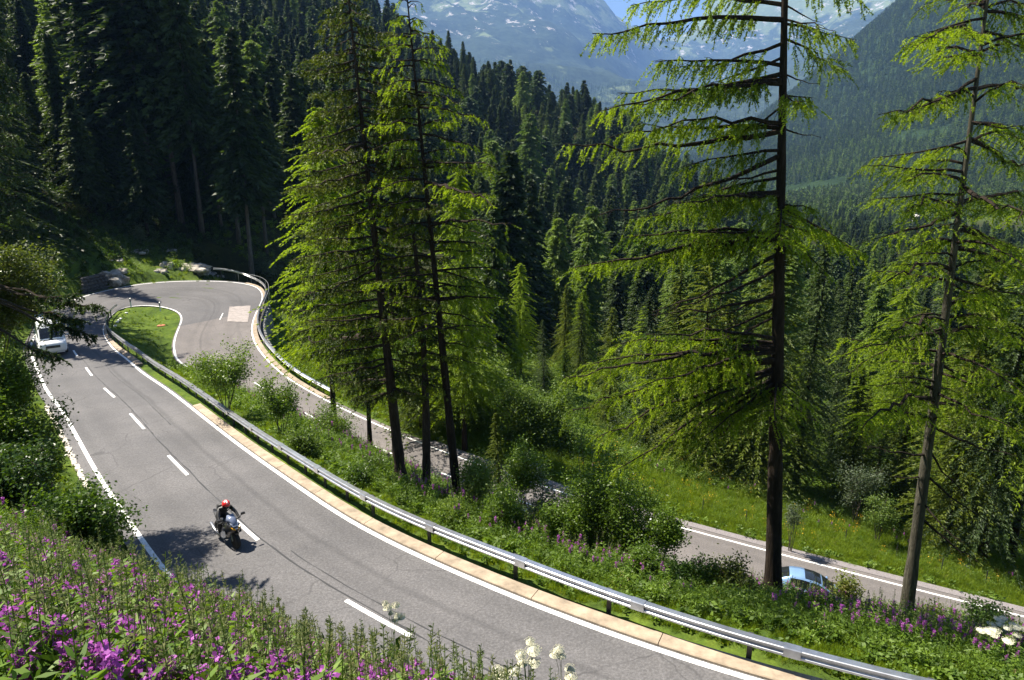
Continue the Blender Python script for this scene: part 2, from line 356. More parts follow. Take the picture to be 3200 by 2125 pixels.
for i in range(iFar0, iFar1, 7):                                   # hillside round the back of the hairpin
    k = np.interp(i, [iFar0, iFar0 + 25, iFar1 - 35, iFar1], [0.9, 1.15, 1.0, 0.25])
    for d, dz in ((1.2, 0.4), (3, 1.5), (6, 3.0), (10, 4.9), (16, 7.4), (26, 12.5)):
        p = EDGE_L[i] - ACU[i] * d; p = p.copy(); p[2] = EDGE_L[i][2] + dz * k; C.append(p)
iWall0, iWall1 = nA + int(nB * 0.66), nA + int(nB * 0.93)
for i in range(iWall0, iWall1, 4):                                 # below the retaining wall
    for d, dz in ((1.7, -3.3), (4, -4.0), (9, -5.2)):
        p = EDGE_L[i] - ACU[i] * d; p = p.copy(); p[2] = EDGE_L[i][2] + dz; C.append(p)
for i in range(iWall1 + 6, len(CEN), 9):                           # meadow beyond the lower leg
    for d, dz in ((2.5, -0.25), (7, -0.9), (14, -2.2), (24, -5)):
        p = EDGE_L[i] - ACU[i] * d; p = p.copy(); p[2] = EDGE_L[i][2] + dz; C.append(p)
for x, y, t in ((0, 60, 150), (0, 200, 118), (100, 150, 132), (100, 20, 220), (200, 60, 230), (300, 130, 210), (250, -10, 350), (330, 70, 330), (380, 112, 300), (330, -30, 500), (400, 60, 450), (467, 80, 430), (525, 107, 420), (576, 122, 400), (640, 158, 390), (700, 208, 370),
                (450, 200, 220), (520, 230, 230), (600, 262, 240), (680, 275, 260), (500, 305, 135), (600, 335, 120), (700, 340, 110), (800, 365, 95), (1000, 420, 95), (1000, 330, 150), (900, 290, 200), (800, 290, 200), (1000, 250, 350), (850, 240, 450), (1000, 215, 600), (850, 215, 640),
                (400, 95, 600), (467, 130, 600), (576, 195, 600), (640, 215, 620), (-100, 20, 160), (-100, 150, 110), (-150, -60, 300), (0, -80, 400), (150, -80, 500), (1120, 260, 350), (1120, 440, 90), (1120, 215, 600)):
    C.append(PT(x * 3.125, y * 3.125, t))
C = np.array(C); f_ground = tps_fit(C[:, :2], C[:, 2])
def axis(a, b, step, lo, hi, g=1.09):
    s = list(np.arange(a, b + step, step)); d = step
    while s[-1] < hi: d *= g; s.append(s[-1] + d)
    d = step; h = []
    while (h[-1] if h else a) > lo: d *= g; h.append((h[-1] if h else a) - d)
    return np.array(h[::-1] + s)
gx = axis(-60, 44, 0.6, -560, 470); gy = axis(0, 104, 0.6, -14, 760)
GX, GY = np.meshgrid(gx, gy); GP = np.stack([GX.ravel(), GY.ravel()], 1); GZ = f_ground(GP)
from mathutils import noise as mno
bump = np.array([mno.fractal((x * 0.16, y * 0.16, 3.1), 1.0, 2.0, 4) for x, y in GP])
GZ += bump * np.interp(np.hypot(GP[:, 0], GP[:, 1] - 40), [0, 90, 300], [0.16, 0.5, 2.0])
for k, (x, y) in enumerate(GP):
    if -62 < x < 62 and -5 < y < 106:
        co, i, d = kdr.find((x, y, 0))
        j = i % len(CEN)
        if iWall0 - 14 < j < iWall1 + 8 and d < 12:
            s_ = float((x - CEN[j][0]) * ACU[j][0] + (y - CEN[j][1]) * ACU[j][1])
            if s_ < 0:
                off = -s_ - WID[j] / 2; e_ = min(1.0, (j - iWall0 + 14) / 12, (iWall1 + 8 - j) / 10)
                if off > 1.0: GZ[k] = min(GZ[k], EDGE_L[j][2] - 3.4 * e_ * float(smoothstep(1.0, 1.75, off)) - 0.12 * max(0, off - 1.7))
        if d < 1.1: GZ[k] = min(GZ[k], RS[i][2] - 0.10) if d < 0.75 else min(GZ[k], RS[i][2] - 0.03)
GZ -= 70 * smoothstep(600, 730, GP[:, 1])
GZg = GZ.reshape(GX.shape)
def ground_z(x, y):
    x = np.asarray(x, float); y = np.asarray(y, float)
    i = np.clip(np.searchsorted(gx, x) - 1, 0, len(gx) - 2); j = np.clip(np.searchsorted(gy, y) - 1, 0, len(gy) - 2)
    a = np.clip((x - gx[i]) / (gx[i + 1] - gx[i]), 0, 1); b = np.clip((y - gy[j]) / (gy[j + 1] - gy[j]), 0, 1)
    return (GZg[j, i] * (1 - a) + GZg[j, i + 1] * a) * (1 - b) + (GZg[j + 1, i] * (1 - a) + GZg[j + 1, i + 1] * a) * b
def GR(px, py, t0=4.0, t1=600.0):                                   # where a sight line (photo pixels) meets the ground
    d = ray(px, py); t = t0 * (t1 / t0) ** np.linspace(0, 1, 4000); p = d[None] * t[:, None]
    h = p[:, 2] - ground_z(p[:, 0], p[:, 1]); k = np.nonzero(h < 0)[0]
    return d * t[k[0]] if len(k) else None
def on_ground(x, y): return np.array([x, y, float(ground_z(x, y))])
n0, n1 = len(gy), len(gx)
ii = (np.arange(n0 - 1)[:, None] * n1 + np.arange(n1 - 1)[None, :]).ravel()
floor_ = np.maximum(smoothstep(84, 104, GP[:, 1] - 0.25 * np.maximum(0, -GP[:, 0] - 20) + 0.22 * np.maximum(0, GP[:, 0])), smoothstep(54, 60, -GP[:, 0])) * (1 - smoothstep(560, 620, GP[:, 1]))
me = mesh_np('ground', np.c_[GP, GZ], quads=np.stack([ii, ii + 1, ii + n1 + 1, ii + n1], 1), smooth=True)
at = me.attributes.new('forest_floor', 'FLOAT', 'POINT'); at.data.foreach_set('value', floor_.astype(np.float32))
def ground_mat():
    m, nt, b = mat_new('meadow_ground'); b.inputs['Roughness'].default_value = 0.95; b.inputs['Specular IOR Level'].default_value = 0.1
    tc = N(nt, 'ShaderNodeTexCoord'); n1_ = N(nt, 'ShaderNodeTexNoise', Scale=0.35, Detail=8.0, Roughness=0.7); n2 = N(nt, 'ShaderNodeTexNoise', Scale=3.5, Detail=8.0, Roughness=0.8)
    nt.links.new(tc.outputs['Object'], n1_.inputs['Vector']); nt.links.new(tc.outputs['Object'], n2.inputs['Vector'])
    r = ramp(nt, n1_.outputs[0], [(0.3, (0.035, 0.058, 0.014)), (0.5, (0.075, 0.120, 0.018)), (0.66, (0.13, 0.175, 0.024)), (0.8, (0.14, 0.13, 0.05))])
    r2_ = ramp(nt, n2.outputs[0], [(0.3, (0.45, 0.45, 0.45)), (0.7, (1.3, 1.3, 1.25))])
    mu = N(nt, 'ShaderNodeMix', data_type='RGBA', blend_type='MULTIPLY'); mu.inputs[0].default_value = 1
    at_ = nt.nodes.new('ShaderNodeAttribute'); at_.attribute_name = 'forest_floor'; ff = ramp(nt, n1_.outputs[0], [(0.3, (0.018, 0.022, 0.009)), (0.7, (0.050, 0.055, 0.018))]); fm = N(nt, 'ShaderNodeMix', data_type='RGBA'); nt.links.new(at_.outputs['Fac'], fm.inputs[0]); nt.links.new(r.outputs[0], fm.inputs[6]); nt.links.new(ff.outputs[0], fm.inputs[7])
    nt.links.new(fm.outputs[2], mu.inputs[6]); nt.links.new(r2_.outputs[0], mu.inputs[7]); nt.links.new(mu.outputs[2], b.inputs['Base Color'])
    bp = N(nt, 'ShaderNodeBump', Strength=0.7, Distance=0.12); nt.links.new(n2.outputs[0], bp.inputs['Height']); nt.links.new(bp.outputs[0], b.inputs['Normal'])
    return m
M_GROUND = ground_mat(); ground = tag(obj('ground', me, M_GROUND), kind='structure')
# ------------------------------------------------------------------ valley and mountains
F2 = [(600, 235, 660), (640, 225, 680), (700, 222, 900), (760, 200, 1200), (800, 207, 950), (850, 205, 880), (900, 222, 660), (1000, 213, 680), (1130, 213, 680), (950, 190, 1000), (700, 172, 2000), (650, 168, 2600), (560, 180, 1500), (450, 150, 1000), (300, 60, 1000), (400, 140, 1600), (100, -20, 900),
      (850, 172, 1150), (1000, 182, 950), (1130, 165, 900), (900, 112, 1500), (1000, 62, 1500), (1130, 20, 1400), (770, 135, 2200), (800, 105, 2150), (830, 75, 2150), (870, 35, 2200), (915, 3, 2250), (1000, -85, 2300), (1130, -170, 2300), (800, 150, 1700), (880, 75, 2900), (1000, 0, 3100), (790, 140, 2900), (1130, -40, 3300),
      (420, 150, 2500), (500, 158, 2500), (560, 164, 2500), (610, 160, 2600), (500, 60, 3500), (450, -45, 4600), (550, -42, 4600), (590, -8, 4600), (600, 4, 4600), (612, 18, 4600), (628, 45, 4500), (645, 80, 4300), (662, 115, 4000), (400, -35, 4400), (330, -60, 4400), (200, -60, 4400), (550, 82, 3300), (600, 78, 3500), (500, 10, 4100), (560, 20, 4000), (450, 40, 3700),
      (640, 100, 5600), (600, 60, 5800), (500, 30, 6200), (400, 30, 6200),
      (690, 75, 4600), (675, 105, 4300), (700, 22, 5300), (722, -5, 5300), (760, -60, 5300), (820, -140, 5300), (740, 85, 4000), (800, 50, 4000), (900, -60, 4600), (1130, -200, 5000), (820, -60, 6300), (700, 60, 6400)]
stretch = lambda t: t if t < 2600 else 2600 + (t - 2600) * 3.4
F2 = np.array([PT(x * 3.125, y * 3.125, stretch(t)) for x, y, t in F2])
# tie the far sheet to the rim of the near one
rim = np.array([PT(x * 3.125, 500, 590)[:2] for x in range(-150, 1200, 90)]); rimz = ground_z(rim[:, 0], rim[:, 1]) - 1.0
F2 = np.vstack([F2, np.c_[rim, rimz]]); f_far = tps_fit(F2[:, :2], F2[:, 2], 0.001)
def far_z(P, det=True):
    z = f_far(P)
    if det:
        t = P[:, 1]; a = np.interp(t, [600, 1200, 3000, 8000], [3, 14, 55, 230])
        n = np.array([mno.ridged_multi_fractal((x * 0.0011, y * 0.0011, 0.7), 0.9, 2.1, 6, 1.0, 2.0) for x, y in P]) - 1.0
        z = z + a * n * 0.55
    return z
uu = np.linspace(-0.98, 1.05, 270); tt = np.r_[np.geomspace(575, 2500, 95), np.geomspace(2530, 16500, 160)]
UU, TT = np.meshgrid(uu, tt); FP = np.stack([(UU * TT).ravel(), TT.ravel()], 1); FZ = far_z(FP)
def far_sheet(name, j0, j1, mat):
    k = len(uu); V = np.c_[FP, FZ][j0 * k:j1 * k]; n = j1 - j0
    ii = (np.arange(n - 1)[:, None] * k + np.arange(k - 1)[None, :]).ravel()
    return tag(obj(name, mesh_np(name, V, quads=np.stack([ii, ii + 1, ii + k + 1, ii + k], 1), smooth=True), mat), kind='structure')
def slope_mat(name, wood, grass, rock, rockband, rock_amt, meadow):
    m, nt, b = mat_new(name); b.inputs['Roughness'].default_value = 1.0; b.inputs['Specular IOR Level'].default_value = 0.05
    geo = N(nt, 'ShaderNodeNewGeometry'); sep = N(nt, 'ShaderNodeSeparateXYZ'); nt.links.new(geo.outputs['Position'], sep.inputs[0])
    a = N(nt, 'ShaderNodeTexNoise', Scale=0.0035, Detail=9.0, Roughness=0.62); c = N(nt, 'ShaderNodeTexNoise', Scale=0.02, Detail=9.0, Roughness=0.7); e = N(nt, 'ShaderNodeTexNoise', Scale=0.0060, Detail=12.0, Roughness=0.76)
    for q in (a, c, e): nt.links.new(geo.outputs['Position'], q.inputs['Vector'])
    # meadows: more of them with height
    hz = N(nt, 'ShaderNodeMapRange'); hz.inputs[1].default_value = meadow[0]; hz.inputs[2].default_value = meadow[1]; hz.inputs[3].default_value = 0.0; hz.inputs[4].default_value = 0.34; nt.links.new(sep.outputs[2], hz.inputs[0])
    ad = N(nt, 'ShaderNodeMath', operation='ADD'); nt.links.new(a.outputs[0], ad.inputs[0]); nt.links.new(hz.outputs[0], ad.inputs[1])
    mk = ramp(nt, ad.outputs[0], [(0.60, (0, 0, 0)), (0.68, (1, 1, 1))])
    wv = ramp(nt, c.outputs[0], [(0.35, tuple(q * 0.55 for q in wood)), (0.65, tuple(q * 1.4 for q in wood))])
    gv = ramp(nt, c.outputs[0], [(0.35, tuple(q * 0.75 for q in grass)), (0.65, tuple(q * 1.25 for q in grass))])
    m1 = N(nt, 'ShaderNodeMix', data_type='RGBA'); nt.links.new(mk.outputs[0], m1.inputs[0]); nt.links.new(wv.outputs[0], m1.inputs[6]); nt.links.new(gv.outputs[0], m1.inputs[7])
    # bare rock in a band of heights
    zb = N(nt, 'ShaderNodeMapRange', interpolation_type='SMOOTHSTEP'); z0, z1, z2, z3 = rockband
    zb.inputs[1].default_value = z0; zb.inputs[2].default_value = z1; nt.links.new(sep.outputs[2], zb.inputs[0])
    zc = N(nt, 'ShaderNodeMapRange', interpolation_type='SMOOTHSTEP'); zc.inputs[1].default_value = z2; zc.inputs[2].default_value = z3; zc.inputs[3].default_value = 1; zc.inputs[4].default_value = 0.25; nt.links.new(sep.outputs[2], zc.inputs[0])
    mb = N(nt, 'ShaderNodeMath', operation='MULTIPLY'); nt.links.new(zb.outputs[0], mb.inputs[0]); nt.links.new(zc.outputs[0], mb.inputs[1])
    sc = N(nt, 'ShaderNodeMath', operation='MULTIPLY_ADD'); sc.inputs[1].default_value = rock_amt; nt.links.new(mb.outputs[0], sc.inputs[0]); nt.links.new(e.outputs[0], sc.inputs[2])
    rk = ramp(nt, sc.outputs[0], [(0.655, (0, 0, 0)), (0.68, (1, 1, 1))])
    rv = ramp(nt, c.outputs[0], [(0.3, tuple(q * 0.6 for q in rock)), (0.6, rock)])
    m2 = N(nt, 'ShaderNodeMix', data_type='RGBA'); nt.links.new(rk.outputs[0], m2.inputs[0]); nt.links.new(m1.outputs[2], m2.inputs[6]); nt.links.new(rv.outputs[0], m2.inputs[7])
    nt.links.new(m2.outputs[2], b.inputs['Base Color'])
    bp = N(nt, 'ShaderNodeBump', Strength=0.9, Distance=14.0); nt.links.new(e.outputs[0], bp.inputs['Height']); nt.links.new(bp.outputs[0], b.inputs['Normal'])
    return m
far_sheet('valley_and_wooded_mountainside', 0, 96, slope_mat('wooded_slope', (0.022, 0.040, 0.014), (0.14, 0.20, 0.045), (0.42, 0.41, 0.38), (250, 420, 900, 1200), 0.10, (900, 3000)))
far_sheet('far_mountain', 95, len(tt), slope_mat('alpine_slope', (0.035, 0.050, 0.030), (0.13, 0.16, 0.075), (0.44, 0.40, 0.38), (600, 1500, 1800, 2300), 0.085, (1250, 2150)))
# ------------------------------------------------------------------ plant building blocks
def unit(v): return v / (np.linalg.norm(v, axis=-1, keepdims=True) + 1e-9)
def diamonds(base, d, L, W, r):                                     # one narrow four-cornered blade per row
    base = np.asarray(base); d = unit(np.asarray(d)); n = len(base)
    s = unit(np.cross(d, r.normal(size=(n, 3)))) * np.broadcast_to(np.asarray(W), (n,))[:, None] * 0.5
    L = np.broadcast_to(np.asarray(L), (n,))[:, None]; mid = base + d * L * 0.45
    V = np.stack([base, mid + s, base + d * L, mid - s], 1).reshape(-1, 3)
    return V
def quads_for(V): return np.arange(len(V), dtype=np.int32).reshape(-1, 4)
def tufts(base, d, L, r, step=0.05, m=3, nl=0.045, nw=0.011, spread=0.9):   # needles in tufts along twigs
    base = np.asarray(base); d = unit(np.asarray(d)); L = np.asarray(L); k = np.maximum(2, (L / step).astype(int)); idx = np.repeat(np.arange(len(L)), k * m)
    f = r.random(len(idx)); b = base[idx] + d[idx] * (L[idx] * f)[:, None]; b[:, 2] -= 0.25 * (L[idx] * f) ** 2
    dd = d[idx] * 0.6 + r.normal(size=(len(idx), 3)) * spread * 0.6
    dd = unit(dd); n = len(idx); sd = unit(np.cross(dd, r.normal(size=(n, 3)))) * nw * 0.5; ln = (nl * (0.7 + 0.6 * r.random(n)))[:, None]
    return np.stack([b - sd, b + sd, b + dd * ln], 1).reshape(-1, 3)
def tris_for(V): return np.arange(len(V), dtype=np.int32).reshape(-1, 3)
def conifer(h, rad, start, nb, seg, tw, w, seed, kind='spruce', lk=1.0):
    r = np.random.default_rng(seed); s = np.sort(r.random(nb) ** 1.15); s = np.clip(s, 0.0, 0.995)
    z = h * (start + (1 - start) * s); az = np.arange(nb) * 2.4 + r.normal(0, 0.5, nb)
    prof = (1 - s) ** {'spruce': 0.8, 'larch': 0.55, 'pine': 0.42}[kind] * (0.55 + 0.45 * np.minimum(1, s * 9 + 0.35)); L = rad * prof * (0.45 + 0.75 * r.random(nb)) + 0.02 * h * (1 - s) * r.random(nb) + 0.12
    rise = np.where(s > 0.55, 0.25, -0.05) + r.normal(0, 0.12, nb) if kind == 'spruce' else 0.22 + r.normal(0, 0.16, nb); dr = (0.35 if kind == 'spruce' else 0.38) + 0.2 * r.random(nb)
    out = np.stack([np.cos(az), np.sin(az), 0 * az], 1); per = np.stack([-np.sin(az), np.cos(az), 0 * az], 1)
    Vs = []
    for q in range(seg):
        f = (q + 0.35 + 0.6 * r.random(nb)) / seg
        p = out * (L * f)[:, None]; p[:, 2] += z + L * (rise * f - dr * f * f)
        for k in range(tw):
            sgn = (k % 2) * 2 - 1; hang = (0.55 if kind == 'spruce' else 0.75) * r.random(nb)
            d = out * (0.55 + 0.5 * f)[:, None] + per * (sgn * (0.9 - 0.4 * f) * (0.35 + r.random(nb)))[:, None]; d[:, 2] -= hang + 0.1
            ln = (0.22 + 0.26 * L / max(rad, 0.1) * (1.15 - 0.6 * f)) * rad * 0.62 * lk * (0.6 + 0.7 * r.random(nb))
            Vs.append(diamonds(p, d, ln, w * (0.7 + 0.6 * r.random(nb)), r))
    tip = diamonds(np.tile([[0, 0, h * 0.965]], (6, 1)), r.normal(0, 0.25, (6, 3)) + [0, 0, 1], h * 0.04, w * 0.6, r)
    V = np.vstack(Vs + [tip]); return mesh_np(kind + '_crown', V, quads=quads_for(V))
def trunk_mesh(h, r0, seed, n=7, top=0.97, seg=7):
    r = np.random.default_rng(seed); f = np.linspace(0, 1, seg)
    pts = np.stack([0.012 * h * np.sin(f * 3 + seed) * f, 0.012 * h * np.cos(f * 2.3 + seed) * f, f * h * top - 0.3 * (f == 0)], 1)
    rad = r0 * (1 - 0.93 * f); rad[0] *= 1.35
    return MB().tube(pts, rad, n).mesh('trunk', True)
def bark(name, col, moss=None):
    m, nt, b = mat_new(name); b.inputs['Roughness'].default_value = 0.95; b.inputs['Specular IOR Level'].default_value = 0.1
    tc = N(nt, 'ShaderNodeTexCoord'); mp = N(nt, 'ShaderNodeMapping'); mp.inputs['Scale'].default_value = (9, 9, 1.6); nt.links.new(tc.outputs['Object'], mp.inputs[0])
    nz = N(nt, 'ShaderNodeTexNoise', Scale=1.2, Detail=7.0, Roughness=0.75); nt.links.new(mp.outputs[0], nz.inputs['Vector'])
    st = [(0.32, tuple(c * 0.35 for c in col)), (0.55, col), (0.75, tuple(min(1, c * 2.0) for c in col))]
    r = ramp(nt, nz.outputs[0], st); nt.links.new(r.outputs[0], b.inputs['Base Color'])
    bp = N(nt, 'ShaderNodeBump', Strength=1.0, Distance=0.06); nt.links.new(nz.outputs[0], bp.inputs['Height']); nt.links.new(bp.outputs[0], b.inputs['Normal'])
    return m
M_BARK = bark('spruce_bark', (0.055, 0.042, 0.034)); M_BARK_L = bark('larch_bark', (0.032, 0.024, 0.019)); M_BARK_G = bark('grey_bark', (0.13, 0.115, 0.10))
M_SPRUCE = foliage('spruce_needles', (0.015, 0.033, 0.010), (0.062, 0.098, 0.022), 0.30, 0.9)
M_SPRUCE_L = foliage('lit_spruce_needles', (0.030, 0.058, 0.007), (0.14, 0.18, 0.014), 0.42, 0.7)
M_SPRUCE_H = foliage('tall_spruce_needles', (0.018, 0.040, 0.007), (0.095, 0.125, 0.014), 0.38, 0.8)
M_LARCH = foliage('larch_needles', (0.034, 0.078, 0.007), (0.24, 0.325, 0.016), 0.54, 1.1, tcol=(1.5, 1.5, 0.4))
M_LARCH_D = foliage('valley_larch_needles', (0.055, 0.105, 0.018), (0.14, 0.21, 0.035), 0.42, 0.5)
M_BARK_LI = bark('lichen_bark', (0.085, 0.078, 0.060))
M_TWIG = simple('dead_twig', (0.11, 0.095, 0.08), 0.95, var=0.3, scale=4)
class Hero:                                                         # a big tree built branch by branch
    def __init__(s, name, label, base, top, r0, mwood, mneed, seed, extra=None, group=None):
        s.b = np.array(base, float); s.top = np.array(top, float); s.r = np.random.default_rng(seed); s.r0 = r0; s.mw = mwood; s.mn = mneed; s.bend = extra
        s.root = thing(name, label, 'tree', tuple(s.b), group=group)
        f = np.linspace(0, 1, 40); P = np.array([s.T(q) for q in f]) - s.b; P[0][2] -= 0.5
        rad = r0 * (1 - 0.9 * f ** 0.9); rad[0] *= 1.5; rad[1] *= 1.15
        mb = MB().tube(P, rad * (1 + 0.05 * s.r.normal(size=40)), 12); obj('trunk', mb.mesh('trunk', True), mwood, s.root)
        s.scr = proj(np.array([s.T(q) for q in np.linspace(0, 1, 400)]))[:, 1]
        s.nb = 0
    def T(s, f):
        p = s.b + (s.top - s.b) * f
        if s.bend is not None: p = p + np.array(s.bend) * math.sin(math.pi * f)
        return p
    def f_at(s, y): return float(np.interp(-y, -s.scr, np.linspace(0, 1, 400)))
    def branch(s, f, tip, fol=1.0, sag=0.0, r0=None, f0=0.12, hang=0.8, tl=0.45, step=0.30, nl=0.05, nw=0.012, m=3, tstep=0.05, sublen=0.75):
        r = s.r; a = s.T(f); tip = np.asarray(tip, float); L = np.linalg.norm(tip - a); n = max(6, int(L / 0.45))
        q = np.linspace(0, 1, n); ax = a + (tip - a) * q[:, None]; ax[:, 2] -= sag * 4 * q * (1 - q)
        jit = r.normal(0, 0.028 * L ** 0.5, (n, 3)); jit[0] = 0; ax += jit * np.minimum(1, q * 2)[:, None]
        r0 = r0 or (0.018 + 0.0115 * L); wood = MB(); wood.tube(ax - s.b, r0 * (1 - 0.85 * q), 5)
        fwd = unit(tip - a); side = unit(np.cross(fwd, [0, 0, 1.0])); tb, td, tL = [], [], []
        k = int(L / step)
        for j in range(k):
            g = (j + r.random()) / k
            if g < 0.06: continue
            p = np.array([np.interp(g, q, ax[:, c]) for c in range(3)]); sg = 1 if j % 2 else -1
            sl = sublen * (0.35 + 0.9 * r.random()) * (1.1 - 0.7 * g) * min(1, L / 2.5)
            d = unit(side * sg * (0.5 + 0.6 * r.random()) + fwd * (0.35 + 0.5 * r.random()) + np.array([0, 0, r.normal(-0.12, 0.18)]))
            if r.random() < 0.9 and (g > f0 or r.random() < 0.3):
                e = p + d * sl; e[2] -= 0.12 * sl; wood.tube(np.array([p, (p + e) / 2 + [0, 0, 0.03], e]) - s.b, [0.011, 0.008, 0.004], 3, False)
                if fol > 0.05 and g > f0:
                    m2 = max(2, int(sl / 0.115 * fol + r.random()))
                    for h_ in range(m2):
                        w = (h_ + r.random()) / m2; tb.append(p + (e - p) * w); dd = d * (0.5 + 0.3 * r.random()) + side * r.normal(0, 0.35); dd[2] -= hang * (0.5 + 0.8 * r.random()); td.append(dd); tL.append(tl * (0.35 + 0.9 * r.random()))
            if fol > 0.05 and g > f0 and r.random() < fol:
                for _ in range(3):
                    tb.append(p); dd = fwd * 0.4 + side * r.normal(0, 0.6); dd[2] -= hang * (0.4 + 0.9 * r.random()); td.append(dd); tL.append(tl * (0.35 + 0.8 * r.random()))
        o = wood.build('branch', s.mw, s.root); s.nb += 1
        if tb:
            V = tufts(np.array(tb) - s.b, np.array(td), np.array(tL), r, tstep, m, nl, nw)
            obj('needles', mesh_np('needles', V, tris=tris_for(V)), s.mn, o)
        return o
    def px_branch(s, y0, tx, ty, fol=1.0, dt=0.0, **kw):
        f = s.f_at(y0); a = s.T(f); t = a[1] * CP - a[2] * SP
        return s.branch(f, PT(tx, ty, t + dt), fol, **kw)
def scatter(name, P, rot, scl, idx, sources, label=None, cat=None, kind='stuff', parent=None):
    coll = bpy.data.collections.new('src_' + name)
    for k, (me, mt) in enumerate(sources):
        o = bpy.data.objects.new('%s_source_%02d' % (name, k), me)
        if mt is not None and len(me.materials) == 0: me.materials.append(mt)
        coll.objects.link(o)
    me = bpy.data.meshes.new(name); P = np.asarray(P, np.float32); me.vertices.add(len(P)); me.vertices.foreach_set('co', P.ravel())
    a = me.attributes.new('rot', 'FLOAT_VECTOR', 'POINT'); a.data.foreach_set('vector', np.asarray(rot, np.float32).ravel())
    a = me.attributes.new('scl', 'FLOAT_VECTOR', 'POINT'); s3 = np.asarray(scl, np.float32); s3 = np.repeat(s3[:, None], 3, 1) if s3.ndim == 1 else s3; a.data.foreach_set('vector', s3.ravel())
    a = me.attributes.new('idx', 'INT', 'POINT'); a.data.foreach_set('value', np.asarray(idx, np.int32))
    o = obj(name, me, None, parent)
    ng = bpy.data.node_groups.new('scatter_' + name, 'GeometryNodeTree')
    ng.interface.new_socket('Geometry', in_out='INPUT', socket_type='NodeSocketGeometry'); ng.interface.new_socket('Geometry', in_out='OUTPUT', socket_type='NodeSocketGeometry')
    gi = ng.nodes.new('NodeGroupInput'); go = ng.nodes.new('NodeGroupOutput'); iop = ng.nodes.new('GeometryNodeInstanceOnPoints'); ci = ng.nodes.new('GeometryNodeCollectionInfo')
    ci.inputs['Collection'].default_value = coll; ci.inputs['Separate Children'].default_value = True; ci.inputs['Reset Children'].default_value = True
    iop.inputs['Pick Instance'].default_value = True
    def attr(nm, typ):
        n = ng.nodes.new('GeometryNodeInputNamedAttribute'); n.data_type = typ; n.inputs['Name'].default_value = nm; return n.outputs['Attribute']
    ng.links.new(gi.outputs[0], iop.inputs['Points']); ng.links.new(ci.outputs[0], iop.inputs['Instance'])
    ng.links.new(attr('rot', 'FLOAT_VECTOR'), iop.inputs['Rotation']); ng.links.new(attr('scl', 'FLOAT_VECTOR'), iop.inputs['Scale']); ng.links.new(attr('idx', 'INT'), iop.inputs['Instance Index'])
    ng.links.new(iop.outputs[0], go.inputs[0])
    md = o.modifiers.new('scatter', 'NODES'); md.node_group = ng
    return tag(o, label, cat, kind=kind)
# ------------------------------------------------------------------ the big trees
def hero(name, label, base_px, t, top_px, r0, mw, mn, seed, extra=None):
    b = PT(*base_px, t); b[2] = ground_z(b[0], b[1]) - 0.05 if abs(ground_z(b[0], b[1]) - b[2]) < 2.0 else b[2]
    d = ray(*top_px); top = d * (b[1] / d[1])
    return Hero(name, label, b, top, r0, mw, mn, seed, extra)
# tall larch in the middle right, its branches swept to the left
h = hero('larch_tree', 'tall larch with near-black trunk and long drooping branches reaching left, beside the blue car', (2415, 1895), 24.0, (2470, -900), 0.29, M_BARK_L, M_LARCH, 11)
LB_ = [(61, 1847, 118, .95, -1), (15, 1974, 10, .95, 1.5), (-60, 1950, -70, 1, 0), (-140, 1990, -120, 1, -1), (134, 2095, 217, .3, 0), (178, 2197, 258, .4, .3), (205, 2050, 200, .7, -.8), (230, 1933, 284, .55, .5), (250, 1888, 350, .95, -1), (262, 2010, 330, .95, -2), (330, 2274, 440, .4, 0), (408, 1770, 446, .22, -.5), (400, 1910, 430, .95, 1), (385, 2020, 400, .9, -1.5),
       (470, 2140, 520, .8, -.5), (485, 1872, 670, .05, 0), (530, 2185, 574, .2, 0), (555, 2108, 638, .95, 1), (600, 1993, 689, 1, -1), (612, 2100, 640, 1, -2), (745, 1796, 848, 1, -2), (730, 1936, 746, 1, .5), (752, 2050, 800, 1, -1.2), (735, 2120, 740, .9, -2), (790, 2038, 976, .04, 0), (835, 2076, 976, .04, .3), (910, 2190, 1000, .04, 0), (920, 2041, 976, .04, -.4), (960, 2148, 1058, .04, 0), (985, 2173, 1094, .04, .5),
       (1060, 2025, 1048, 1, -1.5), (1075, 1908, 1073, 1, 0), (1090, 1757, 1188, 1, -2), (1130, 1786, 1288, 1, -1), (1150, 1857, 1374, 1, .5), (1180, 1923, 1471, .9, 1), (1100, 2010, 1206, 1, -2.5), (1160, 2112, 1308, 1, -1), (1200, 2061, 1410, .8, .4), (1085, 1840, 1140, 1, -1), (1120, 1930, 1240, 1, -2.2), (1190, 2190, 1380, .9, -1.5), (1210, 2150, 1450, .7, .5),
       (15, 2567, 64, .04, 0), (75, 2669, 131, .9, 0), (120, 2618, 210, .9, 1), (60, 2600, 100, .8, -1), (230, 2554, 261, .03, 0), (300, 2548, 312, .8, -.3), (290, 2500, 330, .9, -1.5), (400, 2561, 427, .03, 0), (650, 2695, 800, .95, 0), (640, 2555, 657, .8, -1), (720, 2580, 850, .9, -1), (700, 2640, 770, .8, 1), (1230, 2560, 1320, .5, 0), (1180, 2530, 1260, .6, -1), (-80, 2700, 0, .9, 0), (-200, 2700, -120, .9, 0), (640, 2440, 760, .9, -2.2), (1190, 2420, 1330, .8, -2.2)]
for y0, tx, ty, fol, dt in LB_:
    arch = -0.10 if fol > .6 else 0.12
    h.px_branch(y0, tx, ty, fol, dt, sag=arch * abs(tx - 2430) / 300, tl=0.55, hang=0.75 if y0 < 640 else 0.38, nl=0.07, nw=0.030, tstep=0.034, sublen=1.05, step=0.20)
